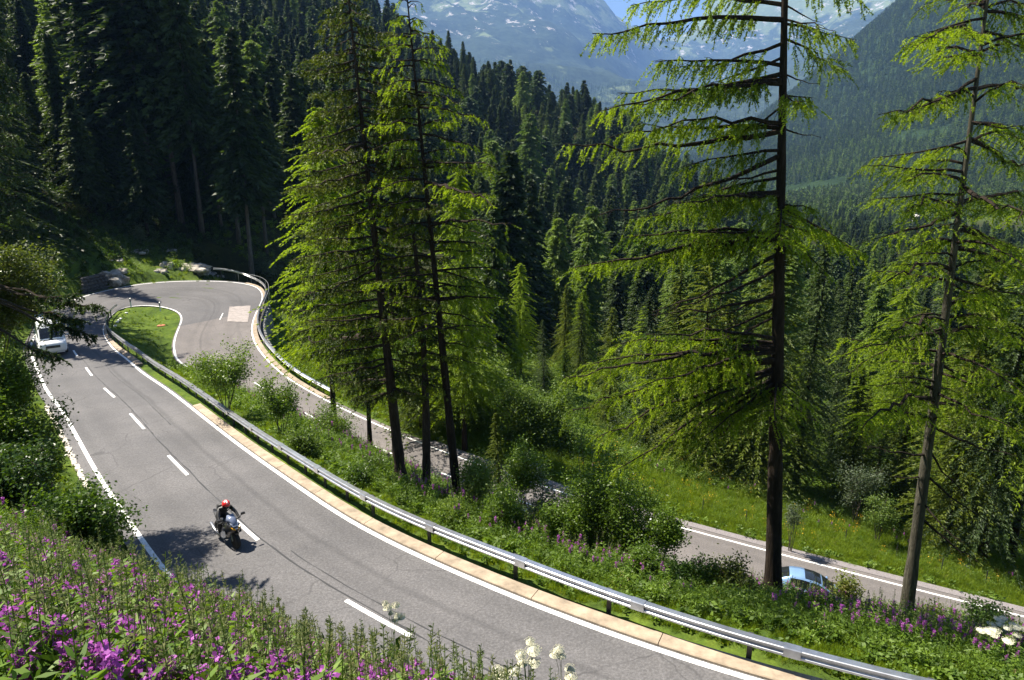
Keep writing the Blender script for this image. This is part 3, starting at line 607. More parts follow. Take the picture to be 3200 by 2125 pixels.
# right larch, leaning
h = hero('larch_tree', 'leaning larch with lichen-pale lower trunk, rightmost big tree by the lower road', (2830, 1935), 26.0, (3125, -300), 0.24, M_BARK_L, M_LARCH, 12); h.root.children[0].data.materials.clear(); h.root.children[0].data.materials.append(M_BARK_LI)
r = np.random.default_rng(5)
for k, y0 in enumerate(np.arange(-260, 1330, 30)):
    for sgn in (-1, 1):
        if r.random() < 0.2: continue
        yy = y0 + r.uniform(-25, 25); a = proj(h.T(h.f_at(yy)))
        ln = np.interp(yy, [-260, 0, 300, 800, 1050, 1330], [80, 240, 300, 330, 330, 180]) * (0.35 + 0.8 * r.random()); dt = r.normal(0, 2.0)
        h.px_branch(yy, a[0] + sgn * ln, a[1] + ln * r.uniform(-0.12, 0.55), r.uniform(0.6, 1.0) if r.random() < 0.76 else 0.08, dt, sag=r.uniform(-0.5, 0.15), tl=0.5, hang=0.5, nl=0.07, nw=0.030, tstep=0.036, step=0.22, sublen=1.0)
for y0, tx, ty in ((1330, 3160, 1420), (1400, 3020, 1560), (1480, 3100, 1640), (1560, 3010, 1700), (1610, 3060, 1760), (1420, 2700, 1390), (1490, 2760, 1480)):
    h.px_branch(y0, tx, ty, 0.03, r.normal(0, .8), sag=0.1)
# the pair left of the middle: a spruce and a larch, with a third trunk between them
def crown_loop(h, y0s, left, right, seed, fol, **kw):
    r = np.random.default_rng(seed)
    for y0 in y0s:
        a = proj(h.T(h.f_at(y0)))
        for sgn, prof in ((-1, left), (1, right)):
            for _ in range(2):
                if r.random() < 0.22: continue
                ln = np.interp(y0, *prof) * (0.5 + 0.6 * r.random()); dt = r.normal(0, 1.0) * ln * 0.009
                h.px_branch(y0 + r.uniform(-14, 14), a[0] + sgn * ln * (0.75 + .25 * r.random()), a[1] + ln * r.uniform(*kw.get('dy', (0.02, 0.34))), fol if r.random() < 0.86 else 0.12, dt, **{k: v for k, v in kw.items() if k != 'dy'})
h = hero('spruce_tree', 'tall spruce with ragged drooping crown, its bare trunk foot just behind the guardrail', (1255, 1505), 32.0, (1082, -70), 0.27, M_BARK, M_SPRUCE_H, 21)
crown_loop(h, np.arange(-50, 1250, 29), ([-50, 30, 100, 400, 700, 1000, 1150, 1250], [15, 90, 160, 190, 300, 330, 240, 120]), ([-50, 30, 100, 400, 700, 1000, 1330], [15, 70, 130, 250, 200, 190, 150]), 4, 1.0, sag=0.05, hang=0.55, tl=0.34, nl=0.10, nw=0.045, tstep=0.050, step=0.21, sublen=0.85)
h = hero('larch_tree', 'slim dark-trunked larch with light crown, right of the tall ragged spruce', (1432, 1550), 30.5, (1268, -50), 0.21, M_BARK_L, M_LARCH, 22)
crown_loop(h, np.arange(-30, 1130, 46), ([-30, 60, 200, 400, 700, 1000, 1230], [20, 70, 150, 210, 240, 200, 120]), ([-30, 60, 200, 400, 700, 1000, 1230], [20, 70, 170, 230, 260, 230, 110]), 6, .95, sag=-0.12, hang=0.7, tl=0.36, nl=0.075, nw=0.034, tstep=0.042, step=0.28, sublen=0.8, dy=(-.05, .3))
h = hero('spruce_tree', 'thinner spruce with curved trunk foot standing between the tall spruce and the larch', (1332, 1545), 31.5, (1250, 420), 0.22, M_BARK, M_SPRUCE_L, 23, extra=(0.35, 0, 0))
crown_loop(h, np.arange(440, 1240, 50), ([440, 700, 1000, 1320], [20, 130, 170, 130]), ([440, 700, 1000, 1320], [20, 130, 150, 110]), 8, 1.0, sag=0.05, hang=0.6, tl=0.34, nl=0.10, nw=0.045, tstep=0.06, step=0.28)
# spruces at the left edge of the picture
h = hero('spruce_tree', 'tall dark spruce filling the upper left corner behind the olive bush', (-60, 1080), 62, (-70, -420), 0.40, M_BARK, M_SPRUCE, 31)
crown_loop(h, np.arange(-400, 880, 26), ([-460, 0, 500, 860], [40, 90, 120, 150]), ([-460, 0, 300, 500, 700, 860], [40, 100, 130, 170, 220, 230]), 9, 1.0, sag=0.15, hang=0.7, tl=0.55, nl=0.24, nw=0.11, tstep=0.12, step=0.5, sublen=1.3, dy=(0.05, .45))
h = hero('spruce_tree', 'young dark spruce whose lower branches hang in front of the van', (-70, 1400), 24.0, (-80, 640), 0.16, M_BARK, M_SPRUCE, 32)
crown_loop(h, np.arange(680, 880, 44), ([800, 1000, 1300], [30, 160, 220]), ([800, 900, 1300], [20, 40, 50]), 10, 1.0, sag=0.06, hang=0.6, tl=0.36, nl=0.11, nw=0.05, tstep=0.055, step=0.26, dy=(0.05, .4))
for y0, tx, ty in ((880, 305, 955), (915, 285, 1040), (905, 250, 1000), (870, 230, 930), (985, 180, 1120)):
    h.px_branch(y0, tx, ty, 1.0, -0.5, sag=0.12, f0=0.62, hang=0.5, tl=0.34, nl=0.11, nw=0.05, tstep=0.035, step=0.16, sublen=0.6)
# ------------------------------------------------------------------ trees of the forest
def tree_kind(name, h, rad, start, nb, seg, tw, w, seed, kind, mcrown, mtrunk, r0, lk=1.0):
    return dict(name=name, crown=conifer(h, rad, start, nb, seg, tw, w, seed, kind, lk), trunk=trunk_mesh(h, r0, seed), mc=mcrown, mt=mtrunk, h=h)
M_PINE = foliage('pine_needles', (0.022, 0.045, 0.016), (0.065, 0.11, 0.035), 0.28, 0.8)
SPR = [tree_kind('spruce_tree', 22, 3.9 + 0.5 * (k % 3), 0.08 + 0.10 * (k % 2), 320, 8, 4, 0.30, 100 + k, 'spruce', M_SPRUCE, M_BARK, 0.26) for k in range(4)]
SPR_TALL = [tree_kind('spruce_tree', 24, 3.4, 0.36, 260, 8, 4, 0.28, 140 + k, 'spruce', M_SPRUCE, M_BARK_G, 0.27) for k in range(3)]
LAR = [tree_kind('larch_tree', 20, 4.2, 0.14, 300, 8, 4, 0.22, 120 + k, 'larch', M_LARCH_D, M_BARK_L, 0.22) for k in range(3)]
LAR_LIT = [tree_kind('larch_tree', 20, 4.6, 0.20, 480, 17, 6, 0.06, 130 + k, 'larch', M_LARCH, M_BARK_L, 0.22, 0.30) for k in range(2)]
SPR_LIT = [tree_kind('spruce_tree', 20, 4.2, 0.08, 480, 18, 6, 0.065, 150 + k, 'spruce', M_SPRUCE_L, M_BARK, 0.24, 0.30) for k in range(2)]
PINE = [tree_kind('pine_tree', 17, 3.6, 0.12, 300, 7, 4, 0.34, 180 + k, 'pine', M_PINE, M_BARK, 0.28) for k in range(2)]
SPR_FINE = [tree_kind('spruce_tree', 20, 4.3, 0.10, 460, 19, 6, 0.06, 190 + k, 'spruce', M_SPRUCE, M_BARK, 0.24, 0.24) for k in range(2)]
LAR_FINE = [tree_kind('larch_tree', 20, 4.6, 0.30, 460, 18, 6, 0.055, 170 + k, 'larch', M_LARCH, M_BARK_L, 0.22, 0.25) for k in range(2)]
def plant_tree(K, p, h, label, group=None, rz=None, lean=0.0, rr=random):
    t = thing(K['name'], label.replace('spruce', 'pine') if K['name'] == 'pine_tree' else label, 'tree', tuple(p), rr.uniform(0, 6.28) if rz is None else rz, group)
    s = h / K['h']; w_ = s * rr.uniform(0.78, 1.22); t.scale = (w_ * rr.uniform(0.92, 1.08), w_, s); t.rotation_euler[0] = lean + rr.gauss(0, .012); t.rotation_euler[1] = rr.gauss(0, .012)
    obj('trunk', K['trunk'], K['mt'], t); obj('crown', K['crown'], K['mc'], t); return t
def tree_at(K, bx, by, ty, t, label, group=None, **kw):
    """base near photo pixel (bx, by) at depth t, crown top at photo row ty"""
    b = PT(bx, by, t); b[2] = ground_z(b[0], b[1]) - 0.1
    d = ray(bx, ty); top = d * (b[1] / d[1]); return plant_tree(K, b, max(3.0, top[2] - b[2]), label, group, **kw)
# single trees one can point to
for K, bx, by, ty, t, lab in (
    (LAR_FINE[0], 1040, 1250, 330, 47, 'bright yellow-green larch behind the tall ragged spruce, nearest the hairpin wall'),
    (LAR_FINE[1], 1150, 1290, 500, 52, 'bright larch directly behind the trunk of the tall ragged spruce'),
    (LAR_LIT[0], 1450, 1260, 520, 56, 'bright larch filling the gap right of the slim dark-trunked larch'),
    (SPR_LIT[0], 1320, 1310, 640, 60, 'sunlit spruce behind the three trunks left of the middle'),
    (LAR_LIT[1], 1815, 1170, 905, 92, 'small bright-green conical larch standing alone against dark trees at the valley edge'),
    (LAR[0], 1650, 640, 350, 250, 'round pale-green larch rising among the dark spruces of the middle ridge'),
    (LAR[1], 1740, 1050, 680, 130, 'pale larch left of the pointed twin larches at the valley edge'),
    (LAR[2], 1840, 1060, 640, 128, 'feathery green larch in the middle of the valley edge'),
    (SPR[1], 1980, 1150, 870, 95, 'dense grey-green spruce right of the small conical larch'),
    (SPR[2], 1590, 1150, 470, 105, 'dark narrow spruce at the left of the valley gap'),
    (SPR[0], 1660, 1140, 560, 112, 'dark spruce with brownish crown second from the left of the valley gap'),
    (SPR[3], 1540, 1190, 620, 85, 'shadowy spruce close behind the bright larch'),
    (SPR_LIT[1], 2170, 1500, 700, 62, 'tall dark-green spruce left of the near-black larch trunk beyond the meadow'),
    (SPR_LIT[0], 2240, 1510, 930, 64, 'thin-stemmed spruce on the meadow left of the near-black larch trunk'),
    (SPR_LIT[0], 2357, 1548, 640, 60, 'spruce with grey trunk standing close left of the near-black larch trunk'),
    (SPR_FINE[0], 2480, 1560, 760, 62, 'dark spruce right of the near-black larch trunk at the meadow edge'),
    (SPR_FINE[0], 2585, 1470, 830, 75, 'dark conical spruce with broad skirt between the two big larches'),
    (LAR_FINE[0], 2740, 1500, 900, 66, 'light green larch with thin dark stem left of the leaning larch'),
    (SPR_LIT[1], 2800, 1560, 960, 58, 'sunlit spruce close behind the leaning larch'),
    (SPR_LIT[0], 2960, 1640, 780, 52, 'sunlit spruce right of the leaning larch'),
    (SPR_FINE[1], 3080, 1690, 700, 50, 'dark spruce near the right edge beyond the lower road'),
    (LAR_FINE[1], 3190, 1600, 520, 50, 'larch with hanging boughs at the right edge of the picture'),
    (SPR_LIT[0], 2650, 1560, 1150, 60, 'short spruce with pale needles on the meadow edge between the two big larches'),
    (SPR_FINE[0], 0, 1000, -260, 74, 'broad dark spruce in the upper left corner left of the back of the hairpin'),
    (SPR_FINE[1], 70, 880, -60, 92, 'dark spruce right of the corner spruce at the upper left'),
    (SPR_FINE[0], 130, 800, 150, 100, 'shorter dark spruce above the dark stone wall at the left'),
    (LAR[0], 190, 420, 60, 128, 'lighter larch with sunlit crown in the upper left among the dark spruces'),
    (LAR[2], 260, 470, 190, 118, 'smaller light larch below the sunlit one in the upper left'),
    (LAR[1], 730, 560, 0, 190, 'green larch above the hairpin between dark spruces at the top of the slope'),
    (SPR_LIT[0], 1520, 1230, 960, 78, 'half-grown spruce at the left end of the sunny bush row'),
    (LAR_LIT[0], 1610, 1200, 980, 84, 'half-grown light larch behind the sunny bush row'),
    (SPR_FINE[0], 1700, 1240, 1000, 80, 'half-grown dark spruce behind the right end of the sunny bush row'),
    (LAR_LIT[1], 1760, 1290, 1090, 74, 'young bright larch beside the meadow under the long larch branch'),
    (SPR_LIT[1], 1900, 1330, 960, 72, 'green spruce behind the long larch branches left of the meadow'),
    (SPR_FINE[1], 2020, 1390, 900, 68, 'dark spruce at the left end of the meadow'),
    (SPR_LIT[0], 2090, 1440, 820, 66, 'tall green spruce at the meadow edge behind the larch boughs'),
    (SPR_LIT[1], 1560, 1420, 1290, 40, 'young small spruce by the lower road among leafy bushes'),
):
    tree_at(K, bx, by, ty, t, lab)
# the shaded slope above the hairpin: tall straight stems
ORD = 'leftmost second third fourth fifth sixth seventh eighth ninth tenth eleventh twelfth rightmost'.split()
for n_, (bx, by, ty, t) in enumerate(sorted(((628, 690, -140, 108), (655, 640, 60, 118), (690, 700, 120, 112), (778, 775, 80, 104), (745, 750, 250, 110), (560, 640, -260, 110), (480, 610, -300, 108), (420, 560, -320, 112), (830, 760, 220, 112), (350, 600, -280, 108), (530, 560, -200, 125), (860, 700, 300, 125), (300, 520, -200, 122)))):
    tree_at(SPR_TALL[int(bx) % 3], bx, by, ty, t, '%s of thirteen tall bare-stemmed spruces above the hairpin' % (ORD[n_] if n_ in (0, 12) else ORD[n_] + ' from the left'), 'stemmed spruces above the hairpin')
r = random.Random(5); taken = []
def forest(n, box, test, kinds, hmin, hmax, sep, single, label, group, tries=60):
    """n trees in a box of ground; returns leftovers for the mass beyond the ones built singly"""
    pts = []; k = 0; cell = {}
    while len(pts) < n and k < n * tries:
        k += 1; x = r.uniform(*box[0]); y = r.uniform(*box[1])
        if not test(x, y): continue
        c = (int(x // sep), int(y // sep))
        if any((x - q[0]) ** 2 + (y - q[1]) ** 2 < sep * sep for a in (-1, 0, 1) for b in (-1, 0, 1) for q in cell.get((c[0] + a, c[1] + b), ())): continue
        cell.setdefault(c, []).append((x, y)); pts.append((x, y))
    return pts
def clear_of_road(x, y, m):
    co, i, d = kdr.find((x, y, 0)); return d > m
def px_of(x, y, h=0.0): return proj(np.array([x, y, float(ground_z(x, y)) + h]))
def in_view(x, y, h=12, m=350):
    if y < 20: return False
    a = px_of(x, y, 0); b = px_of(x, y, h); return -m < a[0] < 3200 + m and a[1] > -100 - m * .3 and b[1] < 2300
# left hillside, behind the hairpin
pl = forest(300, ((-190, -28), (70, 300)), lambda x, y: in_view(x, y) and clear_of_road(x, y, 9) and (x < -56 or y > 100) and x < -30 + (y - 100) * 0.08 and px_of(x, y)[1] < np.interp(px_of(x, y)[0], [0, 350, 800], [820, 760, 700]), None, 0, 0, 4.2, 0, '', '')
pl.sort(key=lambda q: math.hypot(*q))
lab_l = 'dark spruce in the shaded forest on the left hillside'; lab_ll = 'lighter green larch among the dark spruces of the left hillside'
mass = []
for k, (x, y) in enumerate(pl):
    lar = r.random() < 0.16; K = r.choice(LAR) if lar else (r.choice(PINE) if r.random() < .14 else r.choice(SPR))
    if k < 120: plant_tree(K, on_ground(x, y) - [0, 0, .2], r.uniform(15, 26), lab_ll if lar else lab_l, 'larches of the left hillside' if lar else ('pines' if K in PINE else 'dark spruces') + ' of the left hillside')
    else: mass.append((x, y, K, r.uniform(15, 25)))
# valley edge between the lower road and the ridge, and the wood right of the meadow
def mid_test(x, y):
    a = px_of(x, y); u = a[0]
    return in_view(x, y) and u > 1480 and y > np.interp(u, [1480, 1700, 1900, 2100, 2400, 3200, 3600], [74, 86, 80, 66, 60, 44, 40]) and clear_of_road(x, y, 14)
pm = forest(420, ((-20, 190), (44, 240)), mid_test, None, 0, 0, 3.4, 0, '', '')
pm.sort(key=lambda q: math.hypot(*q))
for k, (x, y) in enumerate(pm):
    u = px_of(x, y)[0]; lar = r.random() < (0.58 if 1600 < u < 2500 else 0.35); near = math.hypot(x, y) < 92
    K = (r.choice(LAR_LIT if near else LAR) if lar else r.choice(SPR_LIT + SPR_FINE if near else SPR)); hh = r.uniform(9, 17) if not near else r.uniform(9, 15)
    a_ = on_ground(x, y); cap = np.interp(u, [1480, 1700, 2000, 2400, 2500, 2850, 2950, 3200], [500, 640, 700, 740, 850, 910, 720, 600]); d_ = ray(u, cap); hh = min(hh, (d_ * (a_[1] / d_[1]))[2] - a_[2])
    if hh < 4: continue
    if k < 140: plant_tree(K, on_ground(x, y) - [0, 0, .2], hh, 'green larch in the wood of the valley edge beyond the lower road' if lar else 'spruce in the wood of the valley edge beyond the lower road', 'larches of the valley edge' if lar else 'spruces of the valley edge')
    else: mass.append((x, y, K, hh))
# the wooded ridge behind
pr = forest(2900, ((-330, 330), (150, 640)), lambda x, y: in_view(x, y, 15) and math.hypot(x, y) > 150 and (px_of(x, y)[0] > 560 or y > 300), None, 0, 0, 4.0, 0, '', '', 25)
for x, y in pr: mass.append((x, y, r.choice(LAR) if r.random() < (0.12 if x < 40 else 0.3) else (r.choice(PINE) if r.random() < .2 else r.choice(SPR)), r.uniform(9, 25) * np.interp(px_of(x, y)[0], [2000, 2600], [1.0, 0.6])))
allK = SPR + LAR + PINE; mass = [(x, y, K if K in allK else (r.choice(LAR) if K in LAR_LIT else r.choice(SPR)), hh) for x, y, K, hh in mass]
srcs = []
for K in allK:                                                      # one mesh with two materials per kind, for the mass
    a, b = K['crown'], K['trunk']; va = np.empty(len(a.vertices) * 3, np.float32); a.vertices.foreach_get('co', va); vb = np.empty(len(b.vertices) * 3, np.float32); b.vertices.foreach_get('co', vb)
    me = bpy.data.meshes.new('tree'); me.from_pydata(list(map(tuple, np.r_[va.reshape(-1, 3), vb.reshape(-1, 3)])), [], [tuple(p.vertices) for p in a.polygons] + [tuple(i + len(va) // 3 for i in p.vertices) for p in b.polygons])
    me.materials.append(K['mc']); me.materials.append(K['mt']); mi = np.zeros(len(me.polygons), np.int32); mi[len(a.polygons):] = 1; me.polygons.foreach_set('material_index', mi); me.update(); srcs.append((me, None))
ids = {id(K): i for i, K in enumerate(allK)}
P = np.array([(x, y, float(ground_z(x, y)) - .3) for x, y, K, hh in mass]); S = np.array([hh / K['h'] for x, y, K, hh in mass])
q = np.random.default_rng(1); w_ = q.uniform(0.72, 1.3, len(S)); S = np.stack([S * w_, S * w_, S], 1)
scatter('forest', P, np.c_[np.zeros((len(P), 2)), q.uniform(0, 6.28, len(P))], S, [ids[id(m[2])] for m in mass], srcs, 'dense dark conifer forest covering the middle ridge', 'forest')
# far woods on the valley sides
FS = [(conifer(22, 4.4, 0.04, 46, 2, 3, 1.5, 300 + k, 'spruce'), M_SPRUCE) for k in range(4)] + [(conifer(20, 4.8, 0.06, 46, 2, 3, 1.4, 310 + k, 'larch'), M_LARCH_D) for k in range(2)]
def far_wood(name, n, trange, urange, keep, label, hs=(0.7, 1.15)):
    q = np.random.default_rng(len(name)); t = np.sqrt(q.uniform(trange[0] ** 2, trange[1] ** 2, n * 3)); u = q.uniform(*urange, n * 3)
    X = np.stack([u * t, t], 1); den = np.array([mno.fractal((x * 0.004, y * 0.004, 9.0), 1.0, 2.0, 4) for x, y in X]); z = far_z(X); ok = keep(X, z, den); X, z = X[ok][:n], z[ok][:n]
    k = len(X); ix = np.where(q.random(k) < (0.35 if trange[0] < 700 else 0.12), q.integers(4, 6, k), q.integers(0, 4, k))
    scatter(name, np.c_[X, z - 1.0], np.c_[np.zeros((k, 2)), q.uniform(0, 6.28, k)], q.uniform(*hs, k), ix, FS, label, 'forest')
far_wood('valley_forest', 13000, (600, 1500), (-0.1, 0.95), lambda X, z, d: d < 0.22, 'wood of small conifers on the right valley side with pale clearings')
far_wood('mountainside_forest', 26000, (1400, 2750), (0.1, 0.98), lambda X, z, d: (d < 0.85) & (z < 900), 'blue-green conifer forest on the right mountainside', (0.8, 1.35))
far_wood('far_forest', 9000, (2500, 5600), (-0.32, 0.35), lambda X, z, d: (z < 750 + 400 * d) & (d < 0.3), 'hazy conifer forest on the far mountain below the rocks', (1.0, 1.5))
# ------------------------------------------------------------------ shrubs, herbs, flowers
M_LEAF = foliage('shrub_leaves', (0.035, 0.075, 0.010), (0.125, 0.20, 0.022), 0.42, 1.5, rough=0.42)
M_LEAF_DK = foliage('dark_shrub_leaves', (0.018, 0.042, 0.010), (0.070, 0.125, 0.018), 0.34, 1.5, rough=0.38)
M_LEAF_OL = foliage('olive_shrub_leaves', (0.040, 0.062, 0.014), (0.135, 0.165, 0.030), 0.4, 1.5, rough=0.42, tint=(0.20, 0.15, 0.05))
M_LEAF_BR = foliage('bright_shrub_leaves', (0.070, 0.125, 0.022), (0.17, 0.24, 0.045), 0.45, 1.2, rough=0.5)
M_LEAF_GY = foliage('greygreen_shrub_leaves', (0.045, 0.070, 0.035), (0.12, 0.155, 0.085), 0.35, 1.2, rough=0.5)
M_STEM = simple('shrub_stem', (0.060, 0.048, 0.038), 0.95, var=0.3, scale=6)
M_HERB = foliage('herb_leaves', (0.050, 0.100, 0.012), (0.15, 0.235, 0.024), 0.42, 2.0)
M_FLEAF = foliage('fireweed_leaves', (0.060, 0.125, 0.014), (0.165, 0.265, 0.028), 0.42, 2.0)
M_GRASS = foliage('grass_blades', (0.085, 0.145, 0.010), (0.20, 0.27, 0.020), 0.45, 1.0, tint=(0.22, 0.20, 0.07))
M_DRY = simple('dry_stalk', (0.24, 0.16, 0.085), 0.95, var=0.3)
M_PINK = foliage('fireweed_petals', (0.27, 0.05, 0.28), (0.42, 0.11, 0.44), 0.35, 9.0, tcol=(1.3, 1.1, 1.3))
M_BUD = foliage('fireweed_buds', (0.085, 0.14, 0.04), (0.22, 0.23, 0.085), 0.35, 9.0, tcol=(1, 1, 1))
M_UMBEL = simple('umbel_white', (0.52, 0.50, 0.38), 0.9, var=0.25, scale=30)
M_YEL = simple('yellow_petals', (0.75, 0.42, 0.02), 0.8, var=0.1)
def shrub(name, label, c, size, n, mat, leaf=0.085, stems=6, seed=0, base=None, cat='shrub', group=None, clump=0.22, mstem=None, upright=False):
    """c: crown centre; size: half extents"""
    r = np.random.default_rng(seed); c = np.array(c, float); size = np.array(size, float)
    b = np.array(base, float) if base is not None else np.array([c[0], c[1], float(ground_z(c[0], c[1])) - 0.1])
    if b[2] > c[2] - size[2] * 0.5: b[2] = c[2] - size[2]
    t = thing(name, label, cat, tuple(b), group=group); mb = MB(); ends = []
    for k in range(stems):
        d = unit(r.normal(size=3)); e = c + d * size * r.uniform(0.35, 0.8); e[2] = max(e[2], b[2] + 0.3)
        m1 = b + (e - b) * 0.5 + r.normal(0, 0.12, 3) * size; f = np.linspace(0, 1, 7)[:, None]
        s0 = b + np.r_[r.normal(0, 0.10, 2), 0]; pts = (1 - f) ** 2 * s0 + 2 * f * (1 - f) * m1 + f ** 2 * e
        mb.tube(pts - b, np.linspace(0.028, 0.009, 7) * (0.6 + 0.25 * size.max()), 5)
        for j in range(9):
            g = r.uniform(0.68 if c[2] - b[2] > 1.7 * size[2] else 0.3, 1.0); p = pts[0] * 0 + np.array([np.interp(g, f[:, 0], pts[:, q]) for q in range(3)])
            d2 = unit(r.normal(size=3) + [0, 0, 0.25]); e2 = p + d2 * size * r.uniform(0.25, 0.75)
            v = (e2 - c) / size; nv = np.linalg.norm(v)
            if nv > 1.05: e2 = c + v / nv * size * r.uniform(0.9, 1.12)
            mb.tube(np.array([p, (p + e2) / 2 + r.normal(0, 0.04, 3), e2]) - b, [0.010, 0.007, 0.003], 3, False); ends.append((p, e2))
    mb.build('stem', mstem or M_STEM, t)
    E = np.array([e for e in ends]); k = r.integers(0, len(E), n); f = r.random(n) ** 0.6
    p = E[k, 0] + (E[k, 1] - E[k, 0]) * f[:, None] + r.normal(0, clump, (n, 3)) * (0.35 + 0.5 * size.min())
    d = r.normal(size=(n, 3)) * [1, 1, 0.55]; V = diamonds(p - b, d, leaf * r.uniform(0.7, 1.3, n), leaf * 0.55 * r.uniform(0.7, 1.3, n), r)
    obj('foliage', mesh_np('foliage', V, quads=quads_for(V)), mat, t); return t
def shrub_px(name, label, px, py, t, wpx, hpx, n, mat, seed, dep=None, by=None, **kw):
    c = PT(px, py, t); s = t / FPX; base = None
    if 'bxy' in kw: base = on_ground(*kw.pop('bxy'))
    if by is not None: base = GR(px if 'bx' not in kw else kw.pop('bx'), by)
    kw.pop('bx', None)
    return shrub(name, label, c, (wpx * s, (dep or wpx) * s, hpx * s), n, mat, seed=seed, base=base, **kw)
shrub_px('alder_bush', 'olive leafy alder bush at the left edge in front of the van', 30, 850, 24, 195, 120, 28000, M_LEAF_OL, 1, stems=18, leaf=0.12, dep=210, bxy=(-20.5, 25.0))
shrub_px('alder_bush', 'green alder bush at the left edge below the olive one, beside the road', 45, 1330, 23, 190, 190, 26000, M_LEAF, 2, stems=14, leaf=0.12, dep=120)
shrub_px('alder_bush', 'alder bush at the very left edge between the olive and the green one', -10, 1130, 23.5, 120, 120, 12000, M_LEAF, 14, stems=10, leaf=0.11)
shrub_px('alder_bush', 'dark shaded bush overhanging the road edge behind the pink flowers', 215, 1590, 19.5, 250, 105, 24000, M_LEAF, 3, stems=14, leaf=0.11, dep=130)
shrub_px('alder_bush', 'dark leafy bush in the lower left corner behind the green alder', 20, 1490, 21, 200, 130, 16000, M_LEAF_DK, 4, leaf=0.12)
shrub_px('rowan_bush', 'small rowan tree with open crown between the two road legs near the hairpin', 690, 1125, 40, 110, 85, 7000, M_LEAF, 5, leaf=0.13, stems=8)
shrub_px('rowan_bush', 'low rowan bush right of the small rowan tree near the hairpin', 870, 1225, 37, 75, 70, 4500, M_LEAF, 6, leaf=0.13)
shrub_px('rowan_bush', 'dark leafy rowan clump beside the slim larch trunk in front of the lower road', 1560, 1560, 27, 95, 125, 11000, M_LEAF, 7, leaf=0.10)
shrub_px('rowan_bush', 'many-stemmed rowan in front of the lower road, middle of the three', 1840, 1490, 27, 150, 190, 20000, M_LEAF, 8, stems=10, leaf=0.10)
shrub_px('rowan_bush', 'rowan with black stems in front of the lower road, right of the middle one', 1960, 1570, 26, 120, 155, 15000, M_LEAF, 9, stems=10, leaf=0.10)
shrub_px('rowan_bush', 'thin grey-leaved rowan with leaning stem in front of the lower road', 1700, 1560, 28, 80, 125, 6500, M_LEAF_GY, 10, leaf=0.10)
for k, (px, py, t, w, hh, lab) in enumerate(((1480, 1470, 30, 75, 90, 'bright leafy sapling clump right of the slim larch trunk'), (1640, 1440, 31, 85, 80, 'bright leafy rowan in front of the lower road, left of the thin grey-leaved one'), (1760, 1620, 26, 90, 70, 'low green bush at the feet of the rowans'), (1400, 1610, 27, 70, 55, 'low leafy bush at the foot of the slim larch'), (2060, 1640, 25, 70, 90, 'green bush right of the rowans'), (1120, 1500, 30, 70, 55, 'leafy bush left of the tall ragged spruce foot'), (960, 1360, 34, 80, 60, 'leafy bush below the lower leg of the hairpin'), (1040, 1300, 40, 90, 80, 'green bush at the edge of the lower road left of the tall ragged spruce'))):
    shrub_px('roadside_bush', lab, px, py, t, w, hh, int(95 * w), M_LEAF if k % 3 else M_LEAF_BR, 90 + k, leaf=0.105, stems=8)
for k, (px, py, w, hh) in enumerate(((1600, 1230, 90, 70), (1490, 1190, 70, 75), (1690, 1260, 70, 60), (1560, 1310, 70, 60), (1750, 1330, 60, 50), (1440, 1240, 60, 60))):
    shrub_px('willow_bush', ['bright willow bush beyond the lower road, largest of the sunny row', 'bright willow bush beside the slim larch trunk beyond the lower road', 'bright willow bush under the tip of the long larch branch', 'light green bush close to the lower road verge left of the rowans', 'pale bush on the meadow behind the rowans', 'light bush seen between the two dark trunks beyond the lower road'][k], px, py, 60, w * 1.4, hh * 1.4, 11000, M_LEAF_BR, 20 + k, leaf=0.2, clump=0.26)
for k, (px, py, t, w, hh, mt, lab) in enumerate(((2130, 1780, 22.5, 95, 62, M_LEAF, 'round green bush behind the guardrail left of the near-black larch trunk'), (2300, 1790, 22.5, 75, 75, M_LEAF_OL, 'sparse olive bush close left of the near-black larch trunk'), (2500, 1910, 21.5, 90, 50, M_LEAF_DK, 'low dark bush covering the flank of the blue car'), (2640, 1870, 23.5, 60, 80, M_LEAF_OL, 'thin upright bush in front of the nose of the blue car'), (2760, 1990, 22, 90, 60, M_LEAF, 'bush at the foot of the leaning larch'), (2920, 1930, 23.5, 45, 75, M_LEAF_OL, 'thin upright bush right of the leaning larch foot'), (3120, 1960, 22, 110, 70, M_LEAF_DK, 'dark bush at the right edge in front of the lower road'), (2900, 2040, 20, 120, 50, M_LEAF_DK, 'low bush behind the guardrail near the lower right corner'), (2010, 1745, 23, 70, 45, M_LEAF, 'low bush behind the guardrail left of the round green one'))):
    shrub_px('roadside_bush', lab, px, py, t, w, hh, int(75 * w), mt, 40 + k, leaf=0.10)
shrub_px('willow_bush', 'small pale shrub on the meadow right of the near-black larch trunk', 2480, 1600, 47, 35, 32, 1200, M_LEAF_GY, 60, leaf=0.12)
shrub_px('willow_bush', 'grey-green willow bush at the forest edge between the two big larches', 2690, 1490, 53, 75, 95, 4200, M_LEAF_GY, 61, leaf=0.14, clump=0.25)
shrub_px('willow_bush', 'green willow bush at the forest edge left of the leaning larch', 2760, 1580, 50, 60, 55, 2600, M_LEAF_BR, 62, leaf=0.13)
shrub_px('sapling', 'leafy sapling with dark thin stems left of the tall ragged spruce foot', 1165, 1425, 33, 60, 60, 1300, M_LEAF, 63, leaf=0.10, by=1490)
shrub_px('sapling', 'leafless-looking pale sapling between the spruce feet', 1310, 1480, 31, 60, 70, 160, M_LEAF_BR, 64, leaf=0.08, mstem=M_TWIG, by=1550)
r3 = np.random.default_rng(12); HB = []
